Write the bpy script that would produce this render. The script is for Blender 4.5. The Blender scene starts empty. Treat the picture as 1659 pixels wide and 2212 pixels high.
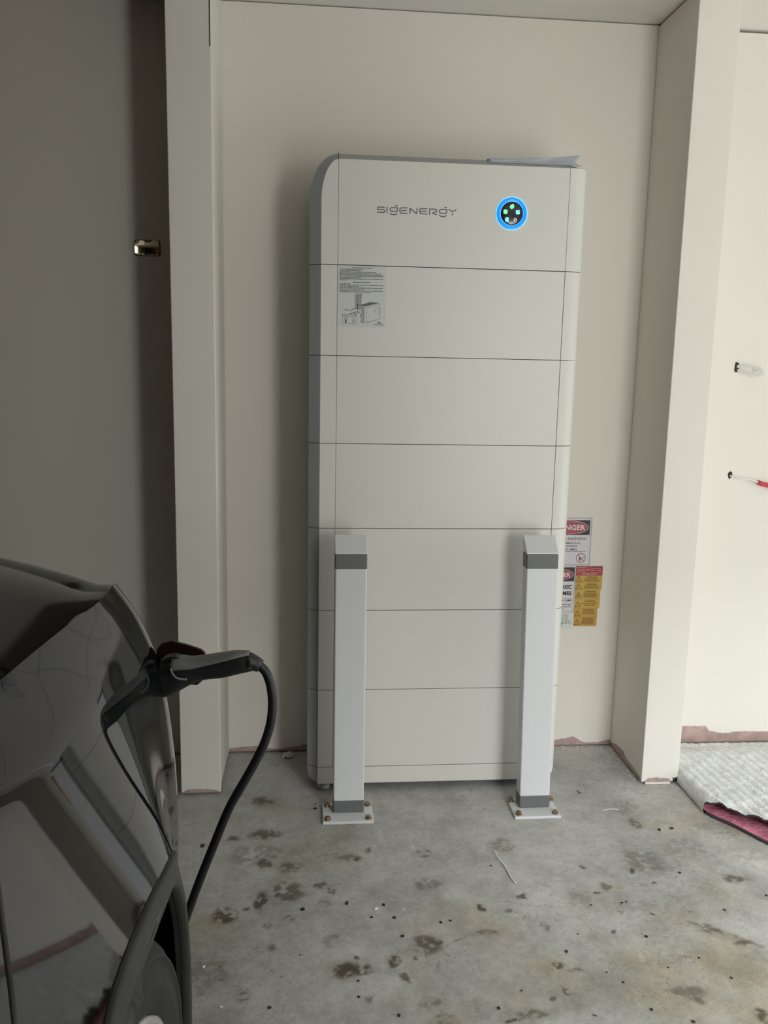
import bpy, bmesh, math, random
import numpy as np
from mathutils import Vector, Matrix

SC = bpy.context.scene
COL = SC.collection

# ------------------------------------------------------------------ camera
cam_d = bpy.data.cameras.new('camera'); cam = bpy.data.objects.new('camera', cam_d); COL.objects.link(cam)
cam_d.sensor_fit = 'VERTICAL'; cam_d.sensor_height = 36.0; cam_d.lens = 1857.34 / 2212 * 36.0
cam_d.clip_start = 0.02
YAW, PITCH, ROLL = 0.0920, -0.1693, 0.0200
_f = Vector((math.sin(YAW)*math.cos(PITCH), math.cos(YAW)*math.cos(PITCH), math.sin(PITCH)))
_r = Vector((math.cos(YAW), -math.sin(YAW), 0)); _u = _r.cross(_f)
_R = math.cos(ROLL)*_r + math.sin(ROLL)*_u; _U = -math.sin(ROLL)*_r + math.cos(ROLL)*_u
M = Matrix((( _R.x, _U.x, -_f.x, -0.0421), (_R.y, _U.y, -_f.y, -2.6843), (_R.z, _U.z, -_f.z, 1.4122), (0, 0, 0, 1)))
cam.matrix_world = M
SC.camera = cam

# ------------------------------------------------------------------ sky, daylight, exposure
w = bpy.data.worlds.new('world'); SC.world = w; w.use_nodes = True
bg = w.node_tree.nodes['Background']; bg.inputs[0].default_value = (0.75, 0.86, 1.0, 1); bg.inputs[1].default_value = 0.05
def area(name, loc, target, sx, sy, power, color):
    l = bpy.data.lights.new(name, 'AREA'); l.shape = 'RECTANGLE'; l.size = sx; l.size_y = sy; l.energy = power; l.color = color
    o = bpy.data.objects.new(name, l); COL.objects.link(o); o.location = loc
    o.rotation_euler = (Vector(target) - Vector(loc)).to_track_quat('-Z', 'Y').to_euler(); return o
# daylight: the open garage door at the front right (yard level), the sky above the yard, and a doorway in the right-hand wall
area('daylight_door', (1.40, -3.75, 1.60), (1.40, 0.0, 1.60), 0.84, 0.75, 27, (1.0, 0.985, 0.93))
area('daylight_yard', (1.40, -3.75, 0.60), (1.40, 0.0, 0.60), 0.84, 1.20, 21, (0.95, 0.99, 1.0))
area('daylight_sky', (2.00, -8.2, 4.50), (0.3, 0.0, 0.5), 5.1, 2.0, 880, (0.93, 0.975, 1.0))
area('daylight_side', (3.42, -1.15, 0.80), (0.0, -1.15, 0.80), 1.8, 1.5, 26, (0.84, 0.93, 1.0))
SC.view_settings.view_transform = 'Standard'; SC.view_settings.look = 'None'
SC.view_settings.gamma = 1.0; SC.view_settings.use_curve_mapping = False
SC.view_settings.exposure = 0.0

# ------------------------------------------------------------------ materials
def mat(name, col, rough=0.5, metal=0.0, var=0.0, vscale=8.0, bump=0.0, bscale=60.0, coat=0.0, emit=None, estr=0.0, ior=1.5, col2=None):
    m = bpy.data.materials.new(name); m.use_nodes = True; nt = m.node_tree; b = nt.nodes['Principled BSDF']
    b.inputs['Base Color'].default_value = (*col, 1); b.inputs['Roughness'].default_value = rough
    b.inputs['Metallic'].default_value = metal; b.inputs['IOR'].default_value = ior
    b.inputs['Coat Weight'].default_value = coat
    if emit: b.inputs['Emission Color'].default_value = (*emit, 1); b.inputs['Emission Strength'].default_value = estr
    tc = nt.nodes.new('ShaderNodeTexCoord')
    if var > 0 or col2:
        n = nt.nodes.new('ShaderNodeTexNoise'); n.inputs['Scale'].default_value = vscale; n.inputs['Detail'].default_value = 6
        nt.links.new(tc.outputs['Object'], n.inputs['Vector'])
        r = nt.nodes.new('ShaderNodeValToRGB'); c2 = col2 or tuple(c*(1-var) for c in col)
        r.color_ramp.elements[0].position = 0.35; r.color_ramp.elements[1].position = 0.65
        r.color_ramp.elements[0].color = (*c2, 1); r.color_ramp.elements[1].color = (*col, 1)
        nt.links.new(n.outputs['Fac'], r.inputs['Fac']); nt.links.new(r.outputs['Color'], b.inputs['Base Color'])
    if bump > 0:
        n = nt.nodes.new('ShaderNodeTexNoise'); n.inputs['Scale'].default_value = bscale; n.inputs['Detail'].default_value = 4
        nt.links.new(tc.outputs['Object'], n.inputs['Vector'])
        bp = nt.nodes.new('ShaderNodeBump'); bp.inputs['Strength'].default_value = bump; bp.inputs['Distance'].default_value = 0.01
        nt.links.new(n.outputs['Fac'], bp.inputs['Height']); nt.links.new(bp.outputs['Normal'], b.inputs['Normal'])
    return m
WALL = mat('wall_paint', (0.81, 0.772, 0.700), 0.75, var=0.02, vscale=3, bump=0.03, bscale=18)
CEIL = mat('ceiling_paint', (0.82, 0.79, 0.73), 0.8, var=0.02, vscale=3)
CEIL_D = mat('ceiling_darkened', (0.46, 0.41, 0.34), 0.85, var=0.1, vscale=4)  # darkened for the unseen left ceiling, to cut bounce and bonnet reflection
PLASTER = mat('bare_plasterboard', (0.50, 0.36, 0.33), 0.9, var=0.25, vscale=25, bump=0.1, bscale=120)
DARKGAP = mat('dark_gap', (0.03, 0.028, 0.025), 0.9)
WHITE_PL = mat('white_powder_coat', (0.705, 0.685, 0.632), 0.42, bump=0.015, bscale=700)
GREY_FR = mat('grey_frame', (0.36, 0.37, 0.37), 0.45)
DARK_SEAM = mat('dark_seam', (0.05, 0.05, 0.05), 0.7)
LOGO_M = mat('logo_grey', (0.11, 0.105, 0.10), 0.5)
RING = mat('ring_light', (0.0, 0.15, 0.6), 0.3, emit=(0.0, 0.24, 1.0), estr=0.95)
RING_HI = mat('ring_light_bright', (0.2, 0.6, 1), 0.3, emit=(0.25, 0.72, 1.0), estr=0.9)
DISC = mat('display_black', (0.008, 0.012, 0.02), 0.12)
IC_G = mat('icon_green', (0.1, 0.8, 0.3), 0.4, emit=(0.22, 1.0, 0.42), estr=0.95)
IC_B = mat('icon_blue', (0.2, 0.7, 1), 0.4, emit=(0.16, 0.80, 1.0), estr=0.95)
IC_W = mat('icon_white', (0.8, 0.8, 0.85), 0.4, emit=(0.8, 0.8, 0.9), estr=0.7)
PAPER = mat('label_paper', (0.62, 0.64, 0.61), 0.35)
INK = mat('ink_black', (0.025, 0.025, 0.025), 0.6)
INK_G = mat('ink_grey', (0.13, 0.13, 0.13), 0.6)
INK_L = mat('ink_mid', (0.35, 0.35, 0.35), 0.6)
SIGN_W = mat('sign_white', (0.72, 0.70, 0.74), 0.4, var=0.06, vscale=60)
SIGN_K = mat('sign_black', (0.022, 0.023, 0.022), 0.5, var=0.3, vscale=40, col2=(0.045, 0.048, 0.045))
SIGN_R = mat('sign_red', (0.40, 0.07, 0.08), 0.4, var=0.15, vscale=50)
SIGN_LIL = mat('sign_white_print', (0.80, 0.70, 0.72), 0.5)
SIGN_GRN = mat('sign_pale', (0.68, 0.72, 0.68), 0.4)
RED_L = mat('label_red', (0.42, 0.045, 0.055), 0.4)
YEL = mat('label_yellow', (0.60, 0.38, 0.06), 0.4, var=0.08, vscale=30)
YEL2 = mat('label_yellow_orange', (0.58, 0.31, 0.05), 0.4, var=0.08, vscale=30)
BROWN = mat('ink_brown', (0.09, 0.045, 0.01), 0.6)
POST = mat('post_powder_coat', (0.68, 0.685, 0.70), 0.32, bump=0.02, bscale=500)
TAPE = mat('grey_band', (0.135, 0.14, 0.14), 0.5)
ZINC = mat('bolt_zinc', (0.45, 0.34, 0.20), 0.35, metal=0.9, var=0.5, vscale=120)
STEEL = mat('steel', (0.5, 0.5, 0.5), 0.3, metal=1.0)
PLATE_TINT = mat('polished_plate', (0.95, 0.83, 0.58), 0.06, metal=1.0)  # chrome, tinted warm in place of the yellow it mirrors
CABLE_W = mat('white_cable', (0.78, 0.77, 0.74), 0.45)
RED_SL = mat('red_sleeve', (0.55, 0.05, 0.07), 0.5)
PAINT = mat('black_car_paint', (0.004, 0.0045, 0.005), 0.035, ior=1.52)
CLAD = mat('grey_plastic_cladding', (0.048, 0.047, 0.043), 0.68, var=0.25, vscale=14, bump=0.05, bscale=900)
BLACK = mat('black_liner', (0.002, 0.002, 0.0022), 1.0, ior=1.1)
EDGE_HI = mat('edge_highlight', (0.75, 0.78, 0.78), 0.35, metal=1.0)
RUBBER = mat('tyre_rubber', (0.030, 0.029, 0.027), 0.75, var=0.3, vscale=30)
ALLOY = mat('alloy_silver', (0.72, 0.72, 0.70), 0.3, metal=0.7)
GLASS_D = mat('dark_glass', (0.01, 0.012, 0.013), 0.03)
LAMP = mat('headlamp_cover', (0.10, 0.10, 0.095), 0.18)
GUN_K = mat('connector_black', (0.010, 0.011, 0.012), 0.38, bump=0.02, bscale=400)
GUN_G = mat('connector_grey', (0.16, 0.165, 0.16), 0.5)
CABLE_K = mat('cable_black', (0.008, 0.009, 0.011), 0.42)
FLAP_R = mat('flap_dark_red', (0.022, 0.008, 0.008), 0.3)
FOIL = mat('white_foil', (0.80, 0.82, 0.81), 0.36, var=0.08, vscale=30, bump=0.55, bscale=85)
PINK = mat('pink_lining', (0.80, 0.27, 0.37), 0.5, var=0.35, vscale=30, bump=0.6, bscale=60)
FOIL_EDGE = mat('dark_foil_edge', (0.06, 0.05, 0.06), 0.5)
CRUMB = mat('dirt_crumb', (0.02, 0.017, 0.012), 0.9)
CRUMB_B = mat('dirt_crumb_brown', (0.06, 0.04, 0.02), 0.9)
CHIP_W = mat('plaster_chip', (0.75, 0.74, 0.72), 0.8)
SHEET = mat('grey_sheet', (0.40, 0.42, 0.46), 0.35)
WOODB = mat('brown_brick_low_bounce', (0.36, 0.27, 0.20), 0.8, var=0.3, vscale=6)

# ------------------------------------------------------------------ helpers
class MB:
    """collects geometry for ONE mesh object"""
    def __init__(s): s.v = []; s.f = []; s.mi = []; s.sm = []
    def add(s, vs, fs, mi=0, smooth=False):
        k = len(s.v); s.v += [tuple(map(float, p)) for p in vs]; s.f += [tuple(i+k for i in f) for f in fs]; s.mi += [mi]*len(fs); s.sm += [smooth]*len(fs); return s
    def box(s, x0, x1, y0, y1, z0, z1, mi=0):
        return s.add([(x0,y0,z0),(x1,y0,z0),(x1,y1,z0),(x0,y1,z0),(x0,y0,z1),(x1,y0,z1),(x1,y1,z1),(x0,y1,z1)],
                     [(0,3,2,1),(4,5,6,7),(0,1,5,4),(1,2,6,5),(2,3,7,6),(3,0,4,7)], mi)
    def prism(s, pts, axis, a, b, mi=0):
        """closed 2D outline extruded along axis (0 x,1 y,2 z)"""
        n = len(pts)
        def P(p, t): return {0: (t, p[0], p[1]), 1: (p[0], t, p[1]), 2: (p[0], p[1], t)}[axis]
        vs = [P(p, a) for p in pts] + [P(p, b) for p in pts]
        return s.add(vs, [tuple(range(n)), tuple(range(2*n-1, n-1, -1))] + [(i, i+n, (i+1) % n + n, (i+1) % n) for i in range(n)], mi)
    def grid(s, rows, mi=0, smooth=True, flip=False):
        m = len(rows[0]); vs = [p for r in rows for p in r]; fs = []
        for i in range(len(rows)-1):
            for j in range(m-1):
                q = (i*m+j, i*m+j+1, (i+1)*m+j+1, (i+1)*m+j); fs.append(q[::-1] if flip else q)
        return s.add(vs, fs, mi, smooth)
    def loft(s, rings, mi=0, smooth=True, caps=True):
        n = len(rings[0]); vs = [p for r in rings for p in r]; fs = []
        for i in range(len(rings)-1):
            for j in range(n): fs.append((i*n+j, i*n+(j+1) % n, (i+1)*n+(j+1) % n, (i+1)*n+j))
        if caps: fs += [tuple(range(n-1, -1, -1)), tuple(range((len(rings)-1)*n, len(rings)*n))]
        return s.add(vs, fs, mi, smooth)
    def tube(s, pts, r, n=12, mi=0):
        pts = [Vector(p) for p in pts]; rings = []; up = Vector((0.13, 0.31, 0.94)).normalized()
        rr = r if isinstance(r, (list, tuple)) else [r]*len(pts)
        for i, p in enumerate(pts):
            t = (pts[min(i+1, len(pts)-1)] - pts[max(i-1, 0)]).normalized()
            a = t.cross(up).normalized() if abs(t.dot(up)) < .98 else t.cross(Vector((1, 0, 0))).normalized(); b = t.cross(a)
            rings.append([p + rr[i]*(math.cos(k*2*math.pi/n)*a + math.sin(k*2*math.pi/n)*b) for k in range(n)])
        return s.loft(rings, mi)
    def lathe(s, prof, origin, axis='z', n=32, mi=0, smooth=True, closed=False):
        rows = []
        for r, h in prof + ([prof[0]] if closed else []):
            row = []
            for k in range(n+1):
                t = 2*math.pi*k/n; c, q = r*math.cos(t), r*math.sin(t)
                p = {'z': (c, q, h), 'x': (h, c, q), 'y': (q, h, c)}[axis]
                row.append(tuple(p[i]+origin[i] for i in range(3)))
            rows.append(row)
        return s.grid(rows, mi, smooth)
    def stroke(s, pts, wd, y, mi=0, joint=True):
        """flat line of width wd in the x,z plane at depth y, facing -Y"""
        for i in range(len(pts)-1):
            a = np.array(pts[i], float); b = np.array(pts[i+1], float); d = b-a; L = np.hypot(*d)
            if L < 1e-9: continue
            d /= L; nn = np.array((-d[1], d[0]))*wd/2; e = d*wd*0.3 if joint else d*0
            q = [a-e-nn, b+e-nn, b+e+nn, a-e+nn]
            s.add([(p[0], y-1e-6*i, p[1]) for p in q], [(0, 1, 2, 3)], mi)
        return s
    def poly(s, pts, y, mi=0): return s.add([(p[0], y, p[1]) for p in pts], [tuple(range(len(pts)))], mi)
    def ellipse(s, c, a, b, y, mi=0, n=40): return s.poly([(c[0]+a*math.cos(2*math.pi*k/n), c[1]+b*math.sin(2*math.pi*k/n)) for k in range(n)], y, mi)
    def ring(s, c, a, b, y, mi=0, n=48, kb=None):
        kb = kb or b/a; vs = []
        for k in range(n):
            t = 2*math.pi*k/n; vs += [(c[0]+a*math.cos(t), y, c[1]+a*math.sin(t)), (c[0]+b*math.cos(t), y, c[1]+b*math.sin(t))]
        return s.add(vs, [(2*k, 2*k+1, (2*k+3) % (2*n), (2*k+2) % (2*n)) for k in range(n)], mi)
    def build(s, name, mats, parent=None, bevel=0.0, seg=2, auto=None, recalc=True, **tags):
        me = bpy.data.meshes.new(name); me.from_pydata(s.v, [], s.f)
        mats = mats if isinstance(mats, (list, tuple)) else [mats]
        for m in mats: me.materials.append(m)
        me.polygons.foreach_set('material_index', s.mi); me.polygons.foreach_set('use_smooth', s.sm)
        if recalc or bevel:
            bm = bmesh.new(); bm.from_mesh(me)
            if recalc: bmesh.ops.recalc_face_normals(bm, faces=bm.faces)
            if bevel:
                ed = [e for e in bm.edges if len(e.link_faces) == 2 and e.calc_face_angle(0) > 0.5]
                bmesh.ops.bevel(bm, geom=ed, offset=bevel, segments=seg, profile=0.5, affect='EDGES', clamp_overlap=True)
            bm.to_mesh(me); bm.free()
        me.update()
        o = bpy.data.objects.new(name, me); COL.objects.link(o)
        if parent: o.parent = parent
        for k, v in tags.items(): o[k] = v
        return o
def thing(name, label, cat, loc=(0, 0, 0), group=None):
    o = bpy.data.objects.new(name, None); COL.objects.link(o); o.empty_display_size = 0.05
    o['label'] = label; o['category'] = cat
    if group: o['group'] = group
    return o
def tag(o, label, cat, group=None):
    o['label'] = label; o['category'] = cat
    if group: o['group'] = group
    return o
def hermite(xs, ys):
    xs = np.array(xs, float); ys = np.array(ys, float); h = np.diff(xs); d = np.diff(ys)/h; m = np.zeros_like(xs)
    m[1:-1] = np.where(d[:-1]*d[1:] > 0, 2*d[:-1]*d[1:]/(d[:-1]+d[1:]+1e-12), 0); m[0] = d[0]; m[-1] = d[-1]
    def f(x):
        i = int(np.clip(np.searchsorted(xs, x)-1, 0, len(h)-1)); t = min(max((x-xs[i])/h[i], 0), 1)
        return float((2*t**3-3*t**2+1)*ys[i] + (t**3-2*t**2+t)*h[i]*m[i] + (-2*t**3+3*t**2)*ys[i+1] + (t**3-t**2)*h[i]*m[i+1])
    return f
def smooth_path(pts, n=6):
    P = [np.array(p, float) for p in pts]; out = []
    for i in range(len(P)-1):
        p0, p1, p2, p3 = P[max(i-1, 0)], P[i], P[i+1], P[min(i+2, len(P)-1)]
        for k in range(n):
            t = k/n; out.append(tuple(0.5*((2*p1)+(-p0+p2)*t+(2*p0-5*p1+4*p2-p3)*t*t+(-p0+3*p1-3*p2+p3)*t**3)))
    out.append(tuple(P[-1])); return out
def text_into(mb, lines, y, mi=0):
    """lines: (string, x, z, cap size, align, bold, optional width). Flat lettering in the x,z plane facing -Y."""
    for ln in lines:
        st, x, z, size, al, bold = ln[:6]; wd = ln[6] if len(ln) > 6 else None
        c = bpy.data.curves.new('t', 'FONT'); c.body = st; c.size = size/0.70; c.align_x = 'LEFT'; c.resolution_u = 2; c.offset = bold*size
        o = bpy.data.objects.new('t', c); COL.objects.link(o); bpy.context.view_layer.update()
        me = bpy.data.meshes.new_from_object(o.evaluated_get(bpy.context.evaluated_depsgraph_get()))
        vs = np.array([v.co[:] for v in me.vertices]); fs = [tuple(p.vertices) for p in me.polygons]
        if len(vs):
            x0, x1 = vs[:, 0].min(), vs[:, 0].max(); sx = (wd/(x1-x0)) if wd else 1.0; W = (x1-x0)*sx
            off = {'L': 0, 'C': -W/2, 'R': -W}[al]
            mb.add([(x+off+(v[0]-x0)*sx, y, z+v[1]) for v in vs], fs, mi)
        bpy.data.objects.remove(o); bpy.data.curves.remove(c); bpy.data.meshes.remove(me)
    return mb
rng = np.random.default_rng(7)
BLOBS= [(-0.179,-0.051,0.0343,0.0291,0.5,0),(-0.256,-0.279,0.0183,0.0147,0.5,0),(-0.158,-0.255,0.0478,0.0302,0.5,0),(-0.183,-0.363,0.0764,0.0562,0.25,0),(-0.153,-0.414,0.02,0.0222,0.5,0),(-0.08,-0.436,0.0348,0.0263,0.45,0),(-0.088,-0.551,0.0427,0.0442,0.5,0),(-0.157,-0.586,0.0163,0.0388,0.6,0),(0.003,-0.525,0.0193,0.0163,0.5,0),(0.034,-0.543,0.012,0.0161,0.5,0),(-0.244,-0.64,0.0317,0.0332,0.7,0),(-0.191,-0.621,0.0114,0.0112,0.6,0),(-0.138,-0.689,0.0111,0.0126,0.7,0),(-0.081,-0.657,0.0091,0.0072,0.5,0),(-0.069,-0.669,0.0068,0.0057,0.5,0),(0.089,-0.397,0.0356,0.0181,0.35,0),(0.107,-0.398,0.0076,0.009,0.7,0),(0.148,-0.359,0.0073,0.0112,0.6,0),(0.312,-0.382,0.0233,0.0204,0.45,0),(0.298,-0.538,0.0438,0.0245,0.35,0),(0.051,-0.863,0.0249,0.0243,0.65,0),(0.093,-0.865,0.0229,0.0212,0.6,0),(0.085,-0.822,0.0064,0.0075,0.6,0),(0.176,-0.846,0.0147,0.0217,0.6,0),(0.194,-0.895,0.0103,0.0118,0.5,0),(0.201,-0.908,0.0057,0.0081,0.8,0),(0.259,-0.788,0.0348,0.033,0.5,0),(0.291,-0.777,0.011,0.0079,0.6,0),(0.266,-0.858,0.0168,0.0153,0.4,0),(0.232,-0.828,0.006,0.0063,0.8,0),(-0.182,-0.934,0.0119,0.0139,0.5,0),(0.107,-0.958,0.0079,0.011,0.4,0),(-0.265,-0.854,0.045,0.0677,0.2,0),(0.243,-0.989,0.0276,0.0134,0.35,0),(0.267,-1.037,0.0231,0.0154,0.5,0),(0.011,-0.604,0.0186,0.023,0.25,0),(-0.117,-0.768,0.0107,0.0131,0.35,0),(0.025,-0.76,0.0217,0.0267,0.25,0),(0.547,-0.352,0.037,0.0336,0.3,0),(0.997,-0.256,0.0168,0.0314,0.4,0),(0.945,-0.458,0.057,0.0634,0.3,0),(1.098,-0.402,0.064,0.057,0.2,0),(1.167,-0.559,0.0302,0.0165,0.5,0),(0.548,-0.604,0.0167,0.0109,0.6,0),(0.759,-0.603,0.0169,0.0047,0.7,0),(0.911,-0.57,0.0247,0.0073,0.6,0),(0.79,-0.578,0.0122,0.016,0.4,0),(0.423,-0.65,0.0116,0.0111,0.7,0),(0.494,-0.669,0.0139,0.011,0.4,0),(0.742,-0.767,0.009,0.0088,0.55,0),(0.571,-0.731,0.0113,0.0174,0.35,0),(0.564,-0.882,0.0148,0.0182,0.6,0),(0.606,-0.9,0.0147,0.0059,0.7,0),(0.526,-0.984,0.008,0.0082,0.5,0),(0.84,-0.987,0.0408,0.0194,0.4,0),(0.858,-1.011,0.0121,0.0108,0.4,0),(0.46,-1.033,0.039,0.0155,0.4,0),(0.413,-1.048,0.0116,0.0051,0.6,0),(0.975,-1.072,0.0158,0.0204,0.85,0),(0.986,-0.757,0.0183,0.0124,0.4,0),(1.002,-0.782,0.0227,0.0108,0.5,0),(1.028,-0.804,0.0225,0.0093,0.5,0),(1.053,-0.829,0.0223,0.0078,0.5,0),(0.886,-0.865,0.013,0.005,0.6,0),(0.889,-0.508,0.0101,0.0128,0.6,0),(0.757,-0.479,0.0081,0.0087,0.5,0),(0.699,-0.636,0.0285,0.0384,0.2,0),(0.563,-0.97,0.0101,0.0139,0.5,0),(0.421,-0.75,0.0268,0.0136,0.35,0),(-0.198,-0.197,0.0217,0.0315,0.35,1),(-0.338,-0.22,0.0133,0.0256,0.3,1),(0.33,-0.272,0.0065,0.01,0.7,1),(0.317,-0.286,0.0161,0.0099,0.5,1),(0.282,-0.352,0.0063,0.0094,0.6,1),(0.147,-0.638,0.0092,0.0134,0.6,1),(0.219,-0.638,0.0084,0.0104,0.6,1),(-0.204,-0.858,0.0164,0.009,0.35,1),(-0.226,-0.965,0.0039,0.0043,0.9,1),(-0.074,-1.0,0.0069,0.0073,0.4,1),(0.155,-0.869,0.0042,0.0036,0.7,1),(-0.195,-0.568,0.014,0.0093,0.35,1),(1.263,-0.477,0.0575,0.0494,0.55,1),(0.457,-0.506,0.0099,0.0117,0.6,1),(0.85,-0.598,0.0049,0.0079,0.5,1),(0.777,-0.864,0.0086,0.0187,0.3,1),(0.836,-0.836,0.0088,0.0257,0.25,1),(0.84,-0.868,0.013,0.0031,0.4,1),(1.105,-0.435,0.0316,0.0228,0.3,1)]
CRUMBS= [(-0.3408,-0.3109,0.0077),(-0.0074,-0.111,0.0056),(-0.0071,-0.0795,0.0034),(0.0714,-0.6109,0.0075),(-0.0457,-0.6286,0.0055),(0.1679,-0.6227,0.0047),(0.3093,-0.7036,0.0045),(0.3345,-0.698,0.0036),(0.1324,-0.6722,0.0041),(0.1914,-0.6772,0.0046),(0.2048,-0.7512,0.0044),(0.0844,-0.903,0.0033),(-0.0504,-0.8051,0.0025),(0.1677,-1.0165,0.0039),(0.0826,-0.9543,0.0036),(-0.1172,-0.9749,0.0047),(0.492,-0.4594,0.003),(0.3924,-1.009,0.0039),(0.6002,-0.8339,0.0052),(0.7218,-0.655,0.0028),(0.8199,-0.7915,0.0049),(1.1024,-0.2913,0.0067),(1.0602,-0.2973,0.0055),(1.2193,-0.6435,0.0039),(1.0727,-0.6986,0.0043),(0.6748,-0.9118,0.0029),(0.7343,-1.0355,0.004),(0.8131,-1.0772,0.0047),(0.9188,-0.8761,0.003),(0.8076,-0.6517,0.0043),(0.8225,-0.6472,0.0029),(1.025,-0.5248,0.0041),(0.457,-0.9583,0.0024),(0.8289,-0.9046,0.0025),(0.9644,-0.9492,0.0038),(0.7015,-0.9471,0.0033),(0.649,-0.7707,0.0027)]
LOGO= [[(0.1891,1.8783),(0.1698,1.8779),(0.1673,1.8758),(0.1673,1.8731),(0.1699,1.8707),(0.1867,1.871),(0.1893,1.869),(0.1893,1.865),(0.1869,1.8628),(0.1667,1.8631)],[(0.1966,1.8789),(0.1966,1.8625)],[(0.2283,1.8779),(0.2093,1.8777),(0.206,1.8749),(0.2055,1.8704),(0.2086,1.8678),(0.2255,1.8671),(0.2276,1.8695),(0.2283,1.8779)],[(0.2209,1.8837),(0.228,1.8837)],[(0.2057,1.8616),(0.2105,1.8585),(0.2164,1.8576),(0.2223,1.8586),(0.2273,1.8612)],[(0.2573,1.8786),(0.2387,1.8783),(0.2351,1.8746),(0.2353,1.8674),(0.2391,1.8627),(0.2576,1.8629)],[(0.2389,1.8707),(0.2549,1.8705)],[(0.2661,1.862),(0.2661,1.8781),(0.2861,1.8627),(0.2873,1.8788)],[(0.3177,1.878),(0.2987,1.8781),(0.2954,1.8743),(0.2956,1.8671),(0.2991,1.8632),(0.3177,1.863)],[(0.2989,1.8704),(0.315,1.8706)],[(0.3254,1.8617),(0.3253,1.8778),(0.3436,1.8779),(0.3467,1.8756),(0.3464,1.8712),(0.343,1.8695),(0.3362,1.869),(0.3355,1.866),(0.3381,1.8645),(0.3475,1.8627)],[(0.3776,1.878),(0.3589,1.8778),(0.3556,1.8751),(0.3549,1.8699),(0.3579,1.8673),(0.3746,1.8666),(0.3771,1.8691),(0.3776,1.878)],[(0.3706,1.8837),(0.3774,1.8836)],[(0.3552,1.8611),(0.3599,1.858),(0.366,1.8571),(0.3723,1.8581),(0.3768,1.8607)],[(0.3839,1.8787),(0.3905,1.8744),(0.3957,1.8734),(0.4007,1.8747),(0.4066,1.879)],[(0.395,1.8689),(0.3948,1.8624)]]
D_lid = [(0.1043,1.5776),(0.1032,1.6153),(0.1047,1.6213),(0.1082,1.6243),(0.1276,1.6243),(0.1246,1.6208),(0.1234,1.596),(0.1232,1.5771),(0.114,1.5763)]
D_top = [(0.1143,1.5898),(0.127,1.5926),(0.1504,1.6001),(0.1761,1.5983),(0.1363,1.5873),(0.1261,1.5871),(0.1199,1.5894)]
D_side = [(0.1236,1.586),(0.1328,1.5863),(0.132,1.5373),(0.1243,1.5376)]
D_edge = [(0.1335,1.5374),(0.1324,1.5793),(0.1344,1.5833),(0.1761,1.5978),(0.1797,1.5949),(0.1811,1.5505),(0.1351,1.5374)]
D_face = [(0.1407,1.538),(0.1395,1.5814),(0.1761,1.5948),(0.1798,1.5934),(0.1811,1.5505)]
D_ovl = [(0.1729,1.5753),(0.1688,1.5752),(0.1727,1.5853)]
D_box = [(0.0657,1.5622),(0.1101,1.5623),(0.1095,1.5343),(0.066,1.5347)]
D_arrow = [(0.1124,1.5788),(0.1122,1.5957)]
D_l1 = [(0.0911,1.5728),(0.1037,1.5815)]
D_l2 = [(0.0886,1.5627),(0.1156,1.5729)]
D_l3 = [(0.103,1.5626),(0.1192,1.57)]
D_inf = [(0.1784,1.5392),(0.1836,1.5391)]
D_bulb = [(0.0768,1.546),(0.0769,1.54)]
D_fig = [(0.0993,1.5425)]
# ================================================================== the setting
YW, YC, ZC = 0.3084, -0.0023, 2.5435
def struct(mb, name, m, **k): o = mb.build(name, m, **k); o['kind'] = 'structure'; return o
wb = struct(MB().box(-3.3, 1.18, YW, YW+.12, .006, 2.5395), 'wall_back', WALL)
wbr = struct(MB().box(1.18, 3.5, YW, YW+.12, .006, 2.5335), 'wall_back_right', WALL)
struct(MB().box(-3.42, 3.6, YW+.121, YW+.15, -.02, 2.6), 'wall_gap_backing', DARKGAP)  # dark sheet added behind the walls to darken their gaps
nl = struct(MB().box(-.4466, -.3177, YC, YW-.001, .010, 2.539), 'wall_left_nib', WALL, bevel=.0025)
nr = struct(MB().box(1.1174, 1.2486, YC, YW-.001, .008, 2.537), 'wall_right_nib', WALL, bevel=.0025)
struct(MB().box(-3.42, -3.3, -6.2, YW+.12, 0, ZC), 'wall_left', WOODB)  # unseen wall, made brown to cut bounce onto the left
struct(MB().box(-3.42, .95, -6.32, -6.2, 0, ZC), 'wall_front', WOODB)
struct(MB().box(.87, .95, -6.2, -2.9, 0, ZC), 'wall_blocker_added', WALL)  # unseen partition, added to keep door light off the left wall
wf = MB(); wf.box(.95, .98, -3.65, -3.55, 0, ZC); wf.box(3.4, 3.62, -3.65, -3.55, 0, ZC); wf.box(.98, 3.4, -3.65, -3.55, 1.98, ZC)
struct(wf, 'wall_front_right', WALL)
wr = MB(); wr.box(3.5, 3.62, -.20, YW+.12, 0, ZC); wr.box(3.5, 3.62, -3.65, -2.1, 0, ZC); wr.box(3.5, 3.62, -2.1, -.20, 2.13, ZC)
struct(wr, 'wall_right', WALL)
struct(MB().box(-3.42, -.46, -6.32, YW+.15, ZC, ZC+.1), 'ceiling_left', CEIL_D)
cb = MB(); cb.box(-.46, .95, -6.32, YW+.15, ZC, ZC+.1); cb.box(.95, 3.62, -3.65, YW+.15, ZC, ZC+.1); struct(cb, 'ceiling', CEIL)
MB().box(-.3222, -.3196, YC-.0012, YC+.004, 2.30, 2.539).build('plaster_crack', DARKGAP, nl)

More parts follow.
